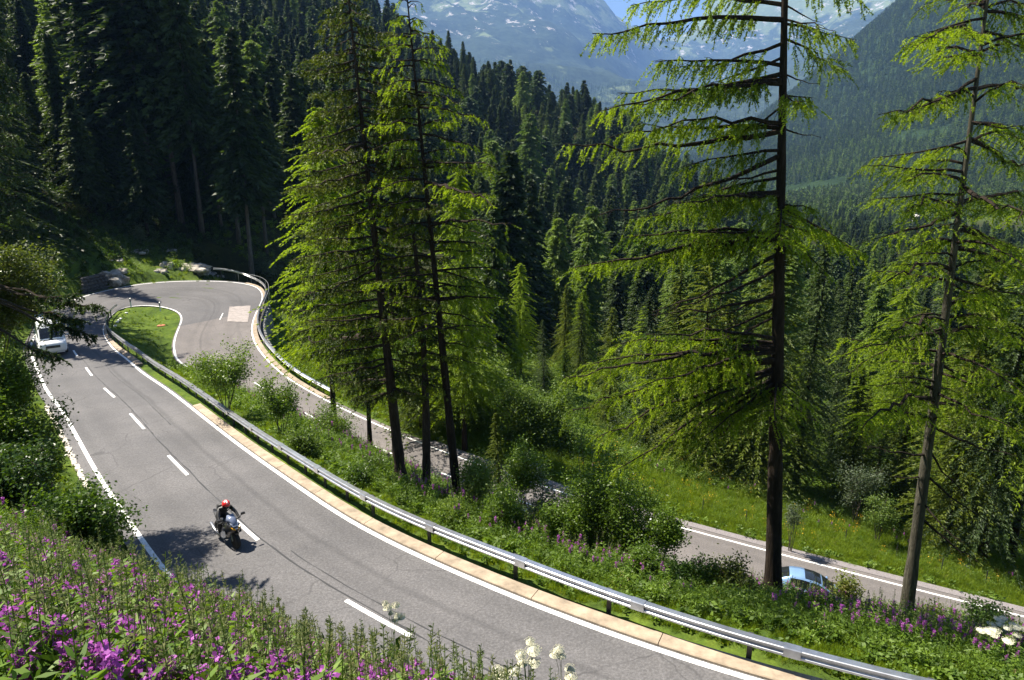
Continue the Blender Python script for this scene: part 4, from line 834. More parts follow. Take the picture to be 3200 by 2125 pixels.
for k in range(12):                                                 # undergrowth above the hairpin
    px = r3.uniform(20, 900); py = np.interp(px, [0, 300, 600, 900], [420, 640, 720, 800]) + r3.uniform(-60, 90); p = GR(px, py, 70)
    if p is None: continue
    HB.append((px, p))
for k, (px, p) in enumerate(sorted(HB, key=lambda e: e[0])):
    w = r3.uniform(0.9, 2.2); shrub('hillside_bush', '%s bush growing on the shaded slope behind the hairpin' % (['leftmost', 'second', 'third', 'fourth', 'fifth', 'sixth', 'seventh', 'eighth', 'ninth', 'tenth', 'eleventh', 'twelfth'][k] + ('' if k == 0 else ' from the left,') + (' grey-green' if k % 3 else ' olive')), p + [0, 0, w * 0.7], (w * 1.2, w, w * 0.9), 1300, M_LEAF_GY if k % 3 else M_LEAF_OL, 0.20, 4, 80 + k, group='bushes behind the hairpin', clump=0.3)
# --- small plants
def herb(seed, n, h, leaf, narrow, lean=0.5):
    r = np.random.default_rng(seed); p = np.c_[r.normal(0, 0.10, (n, 2)), r.uniform(0.02, h, n)]; d = np.c_[r.normal(0, 1, (n, 2)), r.normal(lean, 0.4, n)]
    V = diamonds(p, d, leaf * r.uniform(0.6, 1.3, n), leaf * narrow * r.uniform(0.7, 1.3, n), r); return mesh_np('herb', V, quads=quads_for(V))
def grass(seed, n, h):
    r = np.random.default_rng(seed); p = np.c_[r.normal(0, 0.10, (n, 2)), np.zeros(n)]; d = np.c_[r.normal(0, 0.42, (n, 2)), np.ones(n)]
    V = diamonds(p, d, h * r.uniform(0.5, 1.2, n), 0.022, r); return mesh_np('grass', V, quads=quads_for(V))
def fire_parts(seed, h, bloom):
    r = np.random.default_rng(seed); sp = 0.30 * h * 1.0; z0 = h - sp - 0.12
    lean = r.normal(0, 0.06, 2); ln = lambda z: np.c_[lean[0] * z * z / h, lean[1] * z * z / h, z]
    zz = np.linspace(0, h, 6); stem = MB().tube(ln(zz), np.linspace(0.006, 0.002, 6), 4).mesh('stem')
    n = 60; z = r.uniform(0.12, z0 + 0.14, n); a = r.uniform(0, 6.28, n); d = np.c_[np.cos(a), np.sin(a), r.normal(0.15, 0.25, n)]
    V = diamonds(ln(z), d, r.uniform(0.10, 0.17, n), 0.030, r); leaves = mesh_np('leaves', V, quads=quads_for(V))
    m = int(80 * bloom); zf = z0 + sp * (0.62 * r.random(m)); a = r.uniform(0, 6.28, m); wd = 0.010 + 0.026 * (1 - (zf - z0) / sp)
    p = ln(zf) + np.c_[np.cos(a) * wd, np.sin(a) * wd, 0 * a]; V = diamonds(p, r.normal(size=(m, 3)), 0.034, 0.025, r); flowers = mesh_np('flower_spike', V, quads=quads_for(V))
    k = 26; zb = z0 + sp * (0.5 + 0.5 * r.random(k)) + 0.10; a = r.uniform(0, 6.28, k); V = diamonds(ln(zb), np.c_[np.cos(a), np.sin(a), 0.7 + 0 * a], 0.03 + 0.03 * (1 - (zb - z0) / (sp + .1)), 0.010, r); buds = mesh_np('buds', V, quads=quads_for(V))
    return stem, leaves, flowers, buds
FIRE = [fire_parts(400 + k, 1.05 + 0.12 * (k % 3), (0.9, 1.3, 0.25, 0.6, 0.03)[k]) for k in range(5)]
def zone(P):                                                        # which strip of ground a point lies on
    out = np.zeros(len(P), int); dist = np.zeros(len(P))
    for k, (x, y) in enumerate(P):
        co, i, d = kdr.find((x, y, 0)); j = i % len(CEN); s = float(np.dot(np.array([x, y, 0]) - CEN[j] * [1, 1, 0], ACU[j] * [1, 1, 0]))
        side = 1 if s > 0 else -1; e = abs(s) - WID[j] / 2; dist[k] = max(d, 0) if e > -0.2 else -1
        out[k] = (1 if side < 0 else 2) if j < nA + 8 else (3 if side < 0 and j < nA + int(nB * .6) else (4 if side < 0 else 2))
    return out, dist
q = np.random.default_rng(21); n = 76000
t_ = np.exp(q.uniform(math.log(5.0), math.log(135), n)); u_ = q.uniform(-0.80, 0.80, n)
XY = np.c_[u_ * t_, t_ * q.uniform(0.88, 1.0, n)]; n2 = 16000; ii_ = q.integers(iWall1 + 10, len(CEN) - 5, n2); o_ = 1.0 + 13 * q.random(n2) ** 1.3; p_ = EDGE_L[ii_] - ACU[ii_] * o_[:, None] + q.normal(0, .4, (n2, 3)); XY = np.vstack([XY, p_[:, :2]]); t_ = np.r_[t_, p_[:, 1]]
zn, ds = zone(XY); ok = ds > 0.75; XY, zn, ds, t_ = XY[ok], zn[ok], ds[ok], t_[ok]
Z = ground_z(XY[:, 0], XY[:, 1]); pr_ = proj(np.c_[XY, Z]); ok = (pr_[:, 0] > -150) & (pr_[:, 0] < 3350) & (pr_[:, 1] < 2500) & (pr_[:, 1] > 200) & ~((zn == 1) & (t_ < 3.0)); XY, zn, ds, t_, Z, pr_ = XY[ok], zn[ok], ds[ok], t_[ok], Z[ok], pr_[ok]
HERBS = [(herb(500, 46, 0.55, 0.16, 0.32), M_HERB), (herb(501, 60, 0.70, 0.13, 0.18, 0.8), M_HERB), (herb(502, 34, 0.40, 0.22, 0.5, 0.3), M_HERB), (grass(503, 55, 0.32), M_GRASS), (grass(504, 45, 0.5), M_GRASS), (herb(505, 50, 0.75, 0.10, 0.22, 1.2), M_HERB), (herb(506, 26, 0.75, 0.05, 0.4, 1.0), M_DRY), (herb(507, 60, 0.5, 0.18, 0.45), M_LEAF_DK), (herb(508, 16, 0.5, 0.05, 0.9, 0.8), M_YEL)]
HERBS[8][0].transform(__import__('mathutils').Matrix.Translation((0, 0, 0.25)))
m = len(XY); kind = np.zeros(m, int); w = q.random(m); isl = (zn == 2) & (pr_[:, 1] < 1150) & (pr_[:, 0] < 640)
verge = (ds < 1.9) | isl
kind[:] = np.select([w < 0.24, w < 0.45, w < 0.6, w < 0.78, w < 0.985], [0, 1, 2, 4, 5], 6)
kind[verge] = np.where(w[verge] < 0.85, 3, 2)
bk = (zn == 1) & (t_ < 20); kind[bk & ~verge] = np.where(w[bk & ~verge] < .5, 1, 5); kind[(zn == 3) & ((ds > 6) | (XY[:, 0] < -52))] = 7  # darker leaf colour stands in for shade on the slope behind the hairpin
yl = (zn == 4) & (ds > 3) & (ds < 14) & (q.random(m) < 0.025); kind[yl] = 8
mead = (zn == 4) & (ds < 9) & ~yl & (w < 0.62); kind[mead] = np.where(w[mead] < .4, 3, 4)
sc = np.where(verge, q.uniform(0.45, 0.8, m), q.uniform(0.6, 1.15, m)) * np.interp(t_, [5, 40, 130], [0.85, 1.1, 1.9]); sc = np.where((zn == 1) & (t_ < 30), sc * 1.05, sc); sc[isl] *= 0.55
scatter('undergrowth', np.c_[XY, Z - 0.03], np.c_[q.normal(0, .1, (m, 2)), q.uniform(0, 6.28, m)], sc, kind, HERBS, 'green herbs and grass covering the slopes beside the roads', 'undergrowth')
# --- fireweed: the nearest three hundred singly, the rest as a mass
q = np.random.default_rng(33); n = 12500
t_ = np.exp(q.uniform(math.log(3.4), math.log(60), n)); u_ = q.uniform(-0.8, 0.8, n); XY = np.c_[u_ * t_, t_ * q.uniform(0.86, 1.0, n)]; zn, ds = zone(XY); Z = ground_z(XY[:, 0], XY[:, 1]); px_ = proj(np.c_[XY, Z + 1.0])
patch = np.array([mno.fractal((x * 0.22, y * 0.22, 5.0), 1.0, 2.0, 3) for x, y in XY])
keep = (px_[:, 0] > -60) & (px_[:, 0] < 3260) & (px_[:, 1] < 2230) & (px_[:, 1] > 1150) & (ds > 0.9)
bank = keep & (zn == 1) & (t_ < 24) & (q.random(n) < 0.5)
slope = keep & (zn == 2) & (ds > 2.6) & (ds < 12) & (patch > -0.2) & (q.random(n) < 1.0)
mead = keep & (zn == 4) & (ds > 4) & (patch > 0.12) & (q.random(n) < 0.5)
sel = np.nonzero(bank | slope | mead)[0]; sel = sel[np.argsort(t_[sel])]
one = np.concatenate([[i for i in sel if bank[i]][:230], [i for i in sel if slope[i]][:70]]).astype(int); rest = np.setdiff1d(sel, one)
def fire_mats(k): return (M_HERB, M_FLEAF, M_PINK, M_BUD)
for i in one:
    k = int(q.choice([0, 1, 2, 3, 4], p=[.17, .14, .24, .16, .29])) if bank[i] else int(q.integers(0, 4)); o = thing('fireweed', 'pink fireweed plant on the near bank below the camera' if bank[i] else 'pink fireweed plant on the slope behind the guardrail', 'flower', (XY[i, 0], XY[i, 1], Z[i] - 0.03), q.uniform(0, 6.28), 'fireweed on the near bank' if bank[i] else 'fireweed behind the guardrail')
    o.scale = [q.uniform(0.85, 1.2)] * 3
    for me, nm, mt in zip(FIRE[k], ('stem', 'leaves', 'flower_spike', 'buds'), fire_mats(k)): obj(nm, me, mt, o)
fsrc = []
for parts in FIRE:
    V, F, MI, off = [], [], [], 0
    for j, me in enumerate(parts):
        v = [tuple(a.co) for a in me.vertices]; V += v; F += [tuple(b + off for b in p.vertices) for p in me.polygons]; MI += [j] * len(me.polygons); off += len(v)
    me = bpy.data.meshes.new('fireweed'); me.from_pydata(V, [], F); [me.materials.append(x) for x in fire_mats(0)]; me.polygons.foreach_set('material_index', np.array(MI, np.int32)); me.update(); fsrc.append((me, None))
k = len(rest); scatter('fireweed_patch', np.c_[XY[rest], Z[rest] - .03], np.c_[np.zeros((k, 2)), q.uniform(0, 6.28, k)], q.uniform(0.8, 1.15, k) * np.interp(t_[rest], [8, 40], [1, 1.15]), q.choice([0, 1, 2, 3, 4], k, p=[.17, .14, .24, .16, .29]), fsrc, 'drift of pink fireweed spread over the slopes', 'flowers')
print('FIREWEED', len(one), len(rest), 'HERBS', m)
# --- white umbellifers
def umbel_plant(seed, h, heads):
    r = np.random.default_rng(seed); st = MB(); hd = []
    top = np.array([0, 0, h * 0.72]); st.tube([(0, 0, -.05), top * 0.5 + [0.01, 0, 0], top], [0.009, 0.008, 0.006], 5)
    for k in range(heads):
        a = 6.28 * k / heads + r.uniform(-.4, .4); e = np.array([math.cos(a) * r.uniform(0.08, 0.28), math.sin(a) * r.uniform(0.08, 0.28), h * r.uniform(0.82, 1.0)]); st.tube([top * r.uniform(0.6, 1), (top + e) / 2 + [0, 0, .02], e], [0.005, 0.004, 0.003], 4)
        R = r.uniform(0.07, 0.125); mb = MB()
        for j in range(90):
            rr_ = R * math.sqrt(r.random()); b = r.uniform(0, 6.28); c = e + [rr_ * math.cos(b), rr_ * math.sin(b), 0.012 - 0.10 * rr_ ** 2 / R]; s = R * 0.065
            mb.add([c + [s, 0, 0], c + [0, s, 0], c + [-s, 0, 0], c + [0, -s, 0], c + [0, 0, s * .7], c - [0, 0, s * .5]], [(0, 1, 4), (1, 2, 4), (2, 3, 4), (3, 0, 4), (1, 0, 5), (2, 1, 5), (3, 2, 5), (0, 3, 5)])
            st.add([e + [0, 0, -.03], c + [0.001, 0, -.005], c + [-0.001, .001, -.005]], [(0, 1, 2)])
        mb.add([tuple(e + [R * .8 * math.cos(g), R * .95 * math.sin(g), -.004 - .18 * R]) for g in np.linspace(0, 6.283, 11)[:-1]] + [tuple(e + [0, 0, .022])], [(g, (g + 1) % 10, 10) for g in range(10)])
        hd.append(mb.mesh('umbel'))
    n = 12; V = diamonds(np.c_[r.normal(0, .05, (n, 2)), r.uniform(0.05, h * .6, n)], np.c_[r.normal(0, 1, (n, 2)), r.normal(.3, .3, n)], 0.26, 0.16, r)
    return st.mesh('stem'), hd, mesh_np('leaves', V, quads=quads_for(V))
UMB = [umbel_plant(600 + k, 1.25, 6 + k) for k in range(3)]
def umbel(px, py, t, lab, k, s=1.0, group=None):
    top = PT(px, py, t); g = float(ground_z(top[0], top[1])); hh = max(0.9, min(2.0, top[2] - g)) if t < 14 else 1.15
    o = thing('umbellifer', lab, 'flower', (top[0], top[1], top[2] - hh if t < 14 else g), k * 1.3, group); o.scale = (s, s, hh / 1.25)
    st, hd, lv = UMB[k % 3]; obj('stem', st, M_HERB, o); obj('leaves', lv, M_HERB, o)
    for x in hd: obj('umbel', x, M_UMBEL, o)
umbel(1650, 2010, 9.0, 'white umbellifer with flat flower heads at the bottom middle of the picture', 0, 0.9)
umbel(1760, 2040, 9.2, 'white umbellifer right of the largest one at the bottom middle', 1, 0.75)
umbel(1590, 2085, 8.6, 'low white umbellifer left below the largest one at the bottom middle', 2, 0.75)
umbel(1225, 1880, 11.0, 'small greenish umbellifer among pink flowers by the lane dash', 2, 0.6)
for k, (px, py) in enumerate(((1590, 1660), (1700, 1685), (1640, 1665), (1720, 1700), (3060, 2020), (3110, 2050), (3150, 2080), (3080, 2085), (700, 1195), (680, 1170))):
    p = GR(px, py)
    if p is not None: umbel(px, py, p[1] * CP - p[2] * SP, 'white umbellifer on the slope behind the guardrail left of the rowans' if px < 1800 and px > 900 else ('white umbellifer near the right bottom corner' if px > 2000 else 'white umbellifer below the small rowan near the hairpin'), k, 1.3, 'umbellifers left of the rowans' if 900 < px < 1800 else ('umbellifers at the right corner' if px > 2000 else 'umbellifers below the small rowan'))
# ------------------------------------------------------------------ kerbs, guardrails, walls
SR = np.r_[0, np.cumsum(np.linalg.norm(np.diff(EDGE_R, axis=0), axis=1))]; SL = np.r_[0, np.cumsum(np.linalg.norm(np.diff(EDGE_L, axis=0), axis=1))]
def edge_pt(side, s, off, dz=0.0):
    E, S, sg = (EDGE_R, SR, 1) if side == 'R' else (EDGE_L, SL, -1); s = np.atleast_1d(s)
    p = np.stack([np.interp(s, S, E[:, k]) for k in range(3)], 1); a = np.stack([np.interp(s, S, ACU[:, k]) for k in range(3)], 1); a[:, 2] = 0; a = unit(a)
    p = p + a * sg * np.broadcast_to(off, s.shape)[:, None]; p[:, 2] += dz; return p, a * sg
def s_of(side, px, py, lo=0, hi=None):
    E, S = (EDGE_R, SR) if side == 'R' else (EDGE_L, SL); hi = hi or len(E); q = proj(E[lo:hi]); k = int(np.argmin(np.hypot(q[:, 0] - px, q[:, 1] - py))) + lo; return S[k]
def sweep(side, s0, s1, prof, n=None, offs=None, zs=None):           # closed profile [(off, z)] along an edge
    n = n or max(3, int(abs(s1 - s0) / 0.7) + 1); s = np.linspace(s0, s1, n); secs = []
    for k, x in enumerate(s):
        base, a = edge_pt(side, x, (offs(x) if offs else 0.0)); b = base[0]; zz = zs(x) if zs else 0.0
        secs.append([tuple(b + a[0] * o + np.array([0, 0, z + zz])) for o, z in prof])
    return MB().loft(secs)
KP = [(0.14, -0.25), (0.14, 0.05), (0.165, 0.075), (0.60, 0.085), (0.63, 0.06), (0.63, -0.25)]
def kerb(name, label, side, s0, s1, L=4.0):
    root = thing(name, label, 'kerb', (0, 0, 0)); s = s0
    while s < s1 - 0.3: e = min(s + L, s1); sweep(side, s, e - 0.025, KP).build('kerb_slab', M_KERB, root); s = e
sA = s_of('R', 594, 1268, 0, nA); sB = s_of('R', 425, 1135, 0, nA); sTip = s_of('R', 352, 982, nA - 5, nA + 60)
kerb('kerb', 'pale concrete kerb along the near guardrail from the bottom right', 'R', SR[30], sA)
kerb('kerb', 'pale concrete kerb on the inside of the hairpin beside the van', 'R', sB, sTip, 3.0)
lA = s_of('L', 765, 884, nA + nB // 2, len(CEN)); lB = s_of('L', 1010, 1250, nA + nB // 2, len(CEN))
kerb('kerb', 'pale concrete kerb on the outer side of the hairpin above the stone wall', 'L', lA, lB, 3.0)
RP = [(-0.03, 0.80), (0.15, 0.80), (0.165, 0.785), (0.165, 0.57), (0.15, 0.55), (-0.03, 0.55), (-0.05, 0.565), (-0.05, 0.62), (0.0, 0.655), (0.0, 0.695), (-0.05, 0.73), (-0.05, 0.785)]
POST = MB().box((0, 0, 0.10), (0.06, 0.13, 1.35)).mesh('post'); POST.materials.append(M_POST)
BOLT = MB().box((0, 0, 0), (0.10, 0.04, 0.05)).mesh('bracket'); BOLT.materials.append(M_GALV)
def guardrail(label, side, s0, s1, posts, L=4.0, offs=None, zs=None, off0=0.72):
    f = (lambda x: off0) if offs is None else offs
    root = thing('guardrail', label, 'guardrail', (0, 0, 0)); s = s0
    while s < s1 - 0.2: e = min(s + L, s1); sweep(side, s, e - 0.004, RP, offs=f, zs=zs).build('rail', M_GALV, root, smooth=False); s = e
    for s in np.arange(s0 + L, s1 - 0.5, L): sweep(side, s - 0.20, s + 0.20, [(-0.064, 0.565), (-0.064, 0.79), (-0.045, 0.812), (0.16, 0.812), (0.16, 0.806), (-0.03, 0.806), (-0.054, 0.785), (-0.054, 0.565)], n=3, offs=f, zs=zs).build('splice_plate', M_GALV, root)
    for s in posts:
        p, a = edge_pt(side, s, f(s) + 0.20); p = p[0]; o = obj('post', POST, None, root, (p[0], p[1], p[2] + (zs(s) if zs else 0))); o.rotation_euler = (0, 0, math.atan2(a[0][1], a[0][0]))
        b = obj('bracket', BOLT, None, o, (-0.05, 0, 0.58)); b.rotation_euler = (0, 0, 0)
near_posts = [s_of('R', *q, 0, nA) for q in ((1124, 1600), (1316, 1692), (1573, 1802), (1907, 1929), (2352, 2076))]
sp = near_posts[0]; posts = near_posts + [near_posts[-1] - 3.9 * k for k in range(1, 5)] + [s for s in np.arange(sp + 2, s_of('R', 385, 961, nA, nA + 70), 2.0)]
sEnd = s_of('R', 400, 956, nA, nA + 80)
guardrail('long grey box-beam guardrail curving from the bottom right up to the island', 'R', near_posts[-1] - 17, sEnd, posts, offs=lambda x: 0.72 + 0.5 * smoothstep(sEnd - 5, sEnd, x) - 0.34 * float(np.interp(x, [near_posts[4] - 4, near_posts[3] + 3], [1, 0])))
gA = s_of('L', 640, 878, nA + 20, len(CEN)); gB = s_of('L', 1010, 1250, nA + nB // 2, len(CEN))
offo = lambda x: 0.72 + 2.4 * (1 - smoothstep(gA, gA + 9, x))
guardrail('grey guardrail round the outer side of the hairpin above the stone wall', 'L', gA, gB, np.arange(gA + 0.8, gB, 2.0), offs=offo, zs=lambda x: 0.5 * (1 - smoothstep(gA, gA + 7, x)))
# pipe handrail on the wall
hA = s_of('L', 735, 880, nA + 20, len(CEN)); hB = s_of('L', 790, 1004, nA + nB // 2, len(CEN))
hr = thing('pipe_handrail', 'thin pipe handrail behind the guardrail on top of the stone wall', 'railing', (0, 0, 0)); s = np.linspace(hA, hB, 40); p, a = edge_pt('L', s, 1.35); p[:, 2] += 1.08
e0 = p[:1] - [0, 0, 0.45]; MB().tube(np.vstack([e0, p, p[-1:] - [0, 0, .3]]), 0.028, 6).build('pipe', M_GALV, hr)
for x in np.arange(hA, hB, 1.9):
    p, a = edge_pt('L', x, 1.35); MB().tube([p[0] - [0, 0, 0.5], p[0] + [0, 0, 1.08]], 0.022, 6).build('post', M_GALV, hr)
# stone walls: every stone a block of its own
M_STONE = simple('wall_stone', (0.24, 0.235, 0.23), 0.95, var=0.45, scale=1.7, bump=0.5); M_STONE_DK = simple('dark_wall_stone', (0.10, 0.095, 0.09), 0.95, var=0.4, scale=1.7, bump=0.5)
M_ROCK = simple('pale_rock', (0.33, 0.30, 0.26), 0.95, var=0.6, scale=1.6, bump=1.0); M_MORTAR = simple('wall_core', (0.055, 0.05, 0.045), 1.0)
def rock_mesh(seed, sx=1, sy=1, sz=1, sub=2, rough=0.28):
    import bmesh
    bm = bmesh.new(); bmesh.ops.create_icosphere(bm, subdivisions=sub, radius=0.5)
    for v in bm.verts:
        d = v.co.normalized(); k = max(abs(d.x), abs(d.y), abs(d.z)); v.co = d * 0.5 * (0.55 + 0.45 / k) * (1 + rough * mno.noise(d * 2.1 + Vector((seed * 3.7, 0, 0))) + rough * 0.5 * mno.noise(d * 5 + Vector((0, seed, 0))))
        v.co = Vector((v.co.x * sx, v.co.y * sy, v.co.z * sz))
    me = bpy.data.meshes.new('stone'); bm.to_mesh(me); bm.free(); return me
STONES = [rock_mesh(k, 1, 1, 1, 1) for k in range(8)]; STONES_DK = [rock_mesh(k + 20, 1, 1, 1, 1) for k in range(4)]
for x in STONES: x.materials.append(M_STONE)
for x in STONES_DK: x.materials.append(M_STONE_DK)
def stone_wall(label, face, length, height, stones, sw, sh, core_m):
    """face(s, z) -> point and outward normal; z measured down from the top"""
    root = thing('retaining_wall', label, 'wall', (0, 0, 0)); rr = random.Random(len(label)); z = 0.0
    while z < height:
        hgt = sh * rr.uniform(0.75, 1.3); s = -rr.uniform(0, sw)
        while s < length:
            w = sw * rr.uniform(0.6, 1.5); p, nrm = face(min(max(s + w / 2, 0), length), z + hgt / 2)
            o = obj('stone', rr.choice(stones), None, root, tuple(p)); o.scale = (0.34, w * 1.02, hgt * 1.04); o.rotation_euler = (rr.uniform(-.12, .12), rr.uniform(-.08, .08), math.atan2(nrm[1], nrm[0])); s += w
        z += hgt
    n = 24; secs = []
    for s in np.linspace(0, length, n):
        a, nr_ = face(s, 0.03); b, _ = face(s, height + 0.3); nr_ = np.array(nr_); secs.append([tuple(a - nr_ * 0.02), tuple(a - nr_ * 0.5), tuple(b - nr_ * 0.5), tuple(b - nr_ * 0.02)])
    MB().loft(secs).build('wall_core', core_m, root); return root
wA, wB = s_of('L', 812, 955, nA + nB // 2, iLow + 30), s_of('L', 812, 1098, nA + nB // 2, iLow + 30)
def face_hp(s, z):
    p, a = edge_pt('L', wA + s, 1.45 + 0.10 * z); return p[0] - [0, 0, 0.05 + z], a[0]
stone_wall('rough grey dry-stone retaining wall under the outer guardrail of the hairpin', face_hp, wB - wA, 3.3, STONES, 0.55, 0.40, M_MORTAR)
dA = s_of('L', 268, 925, nA, nA + 90); dB = s_of('L', 330, 909, nA, nA + 90)
def face_dk(s, z):
    p, a = edge_pt('L', dA + s, 1.9 + 0.15 * (-z)); return p[0] + [0, 0, 1.9 - z], -a[0]
stone_wall('dark low dry-stone wall left of the cracked rock at the back of the hairpin', face_dk, max(3.0, dB - dA), 1.9, STONES_DK, 0.6, 0.36, M_MORTAR)
for px, py, w, h_, lab in ((338, 868, 3.6, 2.9, 'big cracked tan rock face beside the road at the back of the hairpin'), (433, 786, 2.2, 1.0, 'pale slanting rock high on the bank behind the hairpin'), (522, 825, 1.7, 1.9, 'upright pale rock in the middle of the bank behind the hairpin'), (502, 846, 1.6, 0.9, 'low pale rock just below the upright one behind the hairpin'), (596, 836, 4.6, 1.6, 'large flat pale rock by the far edge of the hairpin'), (640, 856, 3.4, 1.4, 'pale rock between the large flat one and the guardrail end'), (531, 783, 1.7, 0.7, 'small pale rock right of the slanting one on the bank'), (362, 812, 1.9, 0.7, 'small whitish rock above the cracked tan rock'), (690, 860, 1.2, 0.9, 'small pale rock at the start of the outer guardrail'), (375, 845, 1.6, 1.1, 'grey rock leaning on the right of the cracked tan rock')):
    w *= 0.85; h_ *= 0.8; p = GR(px, py + h_ * 8, 60)
    if p is None: continue
    t = thing('rock', lab, 'rock', tuple(p)); o = obj('boulder', rock_mesh(px, w, w * 0.6, h_ * 1.1, 3, 0.55), M_ROCK, t, (0, 0.30 * w, h_ * 0.02)); o.rotation_euler = (0.25, random.uniform(-.15, .15), random.uniform(-.4, .4))
    for k in range(2): o = obj('ledge', rock_mesh(px + k + 9, w * 0.5, w * 0.4, h_ * 0.6, 2, 0.4), M_ROCK, t, (w * (0.34 if k else -0.36), -0.1, h_ * (0.08 if k else 0.2)))
# delineator posts on the island, small stones, a clay pipe lid
M_WHITE = simple('white_plastic', (0.75, 0.75, 0.73), 0.5); M_BLACK = simple('black_plastic', (0.015, 0.015, 0.017), 0.45)
for px, py, lab in ((417, 956, 'white and black delineator post at the left tip of the grass island'), (508, 968, 'white and black delineator post at the right shoulder of the grass island')):
    p = on_road(px, py, nA, iLow); t = thing('delineator_post', lab, 'post', (p[0], p[1] - .5, p[2] - .05))
    MB().loft([[(-.06, -.05, 0), (.06, -.05, 0), (.05, .05, 0), (-.05, .05, 0)], [(-.06, -.05, .62), (.06, -.05, .62), (.05, .05, .62), (-.05, .05, .62)]]).build('post', M_WHITE, t)
    MB().loft([[(-.063, -.053, .62), (.063, -.053, .62), (.053, .053, .62), (-.053, .053, .62)], [(-.063, -.053, .88), (.063, -.053, .88), (.053, .053, .88), (-.053, .053, .88)]]).build('band', M_BLACK, t)
    MB().loft([[(-.06, -.05, .88), (.06, -.05, .88), (.05, .05, .88), (-.05, .05, .88)], [(-.05, -.04, 1.0), (.05, -.04, 1.0), (.04, .05, 1.06), (-.04, .05, 1.06)]]).build('cap', M_WHITE, t)
    MB().box((0, -.056, .75), (.05, .01, .16)).build('reflector', simple('reflector', (0.7, 0.7, 0.72), 0.2), t)
for k, (px, py) in enumerate(((395, 980), (376, 998), (367, 1008), (360, 1020), (372, 1003))):
    p = GR(px, py, 40)
    if p is not None: tag(obj('white_stone', rock_mesh(70 + k, .34, .26, .2, 2), M_WHITE, None, tuple(p + [0, 0, .06])), 'small white stone along the left rim of the grass island', 'stone', 'white stones on the grass island')
p = GR(504, 1019, 40); t = thing('manhole_cover', 'flat orange clay pipe lid in the grass island', 'lid', tuple(p)); MB().lathe([(0.42, -.1), (0.42, .10), (0.36, .12), (0.01, .12)], n=18).build('lid', simple('clay', (0.34, 0.12, 0.055), 0.8, var=.2), t); MB().box((0, 0, .14), (.2, .05, .04)).build('handle', M_POST, t)
# worn pale edging stones on the uphill shoulder
ed = thing('stone_edging', 'row of worn pale edging stones along the uphill shoulder below the alder bush', 'kerb', (0, 0, 0)); s0, s1 = s_of('L', 348, 1504, 0, nA), s_of('L', 182, 1262, 0, nA)
M_EDGE = simple('edging_stone', (0.52, 0.48, 0.42), 0.9, var=.3, scale=3); EST = [rock_mesh(90 + k, .26, .4, .22, 1) for k in range(4)]
for x in EST: x.materials.append(M_EDGE)
rr = random.Random(4)
for s in np.arange(s0, s1, 0.34):
    p, a = edge_pt('L', s, 0.62 + rr.uniform(-.05, .05)); o = obj('stone', rr.choice(EST), None, ed, tuple(p[0] + [0, 0, rr.uniform(-.02, .05)])); o.rotation_euler = (0, 0, math.atan2(a[0][1], a[0][0]) + rr.uniform(-.3, .3))
# stakes of the meadow fence
for k, (px, py) in enumerate(((2195, 1605), (2478, 1672), (2640, 1700), (2330, 1640), (2800, 1740), (3078, 1830), (2940, 1790))):
    p = GR(px, py)
    if p is not None: t = thing('fence_stake', 'thin dark fence stake standing in the meadow beyond the lower road', 'post', tuple(p), group='fence stakes in the meadow'); MB().tube([(0, 0, -.2), (0, 0, 1.15)], .03, 6).build('stake', M_POST, t); MB().box((0, -.03, 1.05), (.03, .03, .06)).build('insulator', M_BLACK, t)
# gravel shoulder beyond the lower road
s = np.linspace(s_of('L', 1316, 1389, iLow), SL[-1] - 2, 130); a_, _ = edge_pt('L', s, 0.50, 0.008); b_, _ = edge_pt('L', s, 1.15, 0.004); n = len(s)
gs = tag(obj('gravel_shoulder', mesh_np('gravel_shoulder', np.vstack([a_, b_]), quads=[(i, i + 1, i + n + 1, i + n) for i in range(n - 1)]), simple('gravel', (0.20, 0.18, 0.185), 0.95, var=0.7, scale=26, bump=1.0)), kind='structure')
# ------------------------------------------------------------------ vehicles and the rider
def paint(name, col, rough=0.28, metal=0.35):
    return simple(name, col, rough, metal, var=0.04, scale=1.0, coat=0.8)
M_CARBLUE = paint('sky_blue_paint', (0.22, 0.36, 0.60)); M_VAN = paint('white_van_paint', (0.72, 0.73, 0.74), 0.35, 0.0)
M_GLASSY = simple('tinted_glass', (0.012, 0.014, 0.016), 0.06, spec=0.8); M_TYRE = simple('tyre', (0.018, 0.018, 0.018), 0.85); M_RIM = simple('alloy_rim', (0.45, 0.45, 0.47), 0.35, metal=0.9)
M_LAMP = simple('headlamp', (0.75, 0.77, 0.80), 0.12); M_TRIM = simple('dark_trim', (0.03, 0.03, 0.032), 0.6); M_TAIL = simple('tail_lamp', (0.45, 0.02, 0.015), 0.2); M_AMBER = simple('amber_lamp', (0.85, 0.40, 0.02), 0.25)
def wheel(root, x, y, R, w, out):
    o = MB().lathe([(R * .62, -w / 2), (R * .92, -w / 2), (R, -w * .35), (R, w * .35), (R * .92, w / 2), (R * .62, w / 2)], axis='y', n=22).build('wheel', M_TYRE, root, True, (x, y, R))
    m = MB().lathe([(R * .60, -.01), (R * .60, .03), (R * .2, .05), (R * .01, .05)] if out > 0 else [(R * .60, .01), (R * .60, -.03), (R * .2, -.05), (R * .01, -.05)], axis='y', n=18)
    m.build('rim', M_RIM, o, False, (0, out * w * .42, 0))
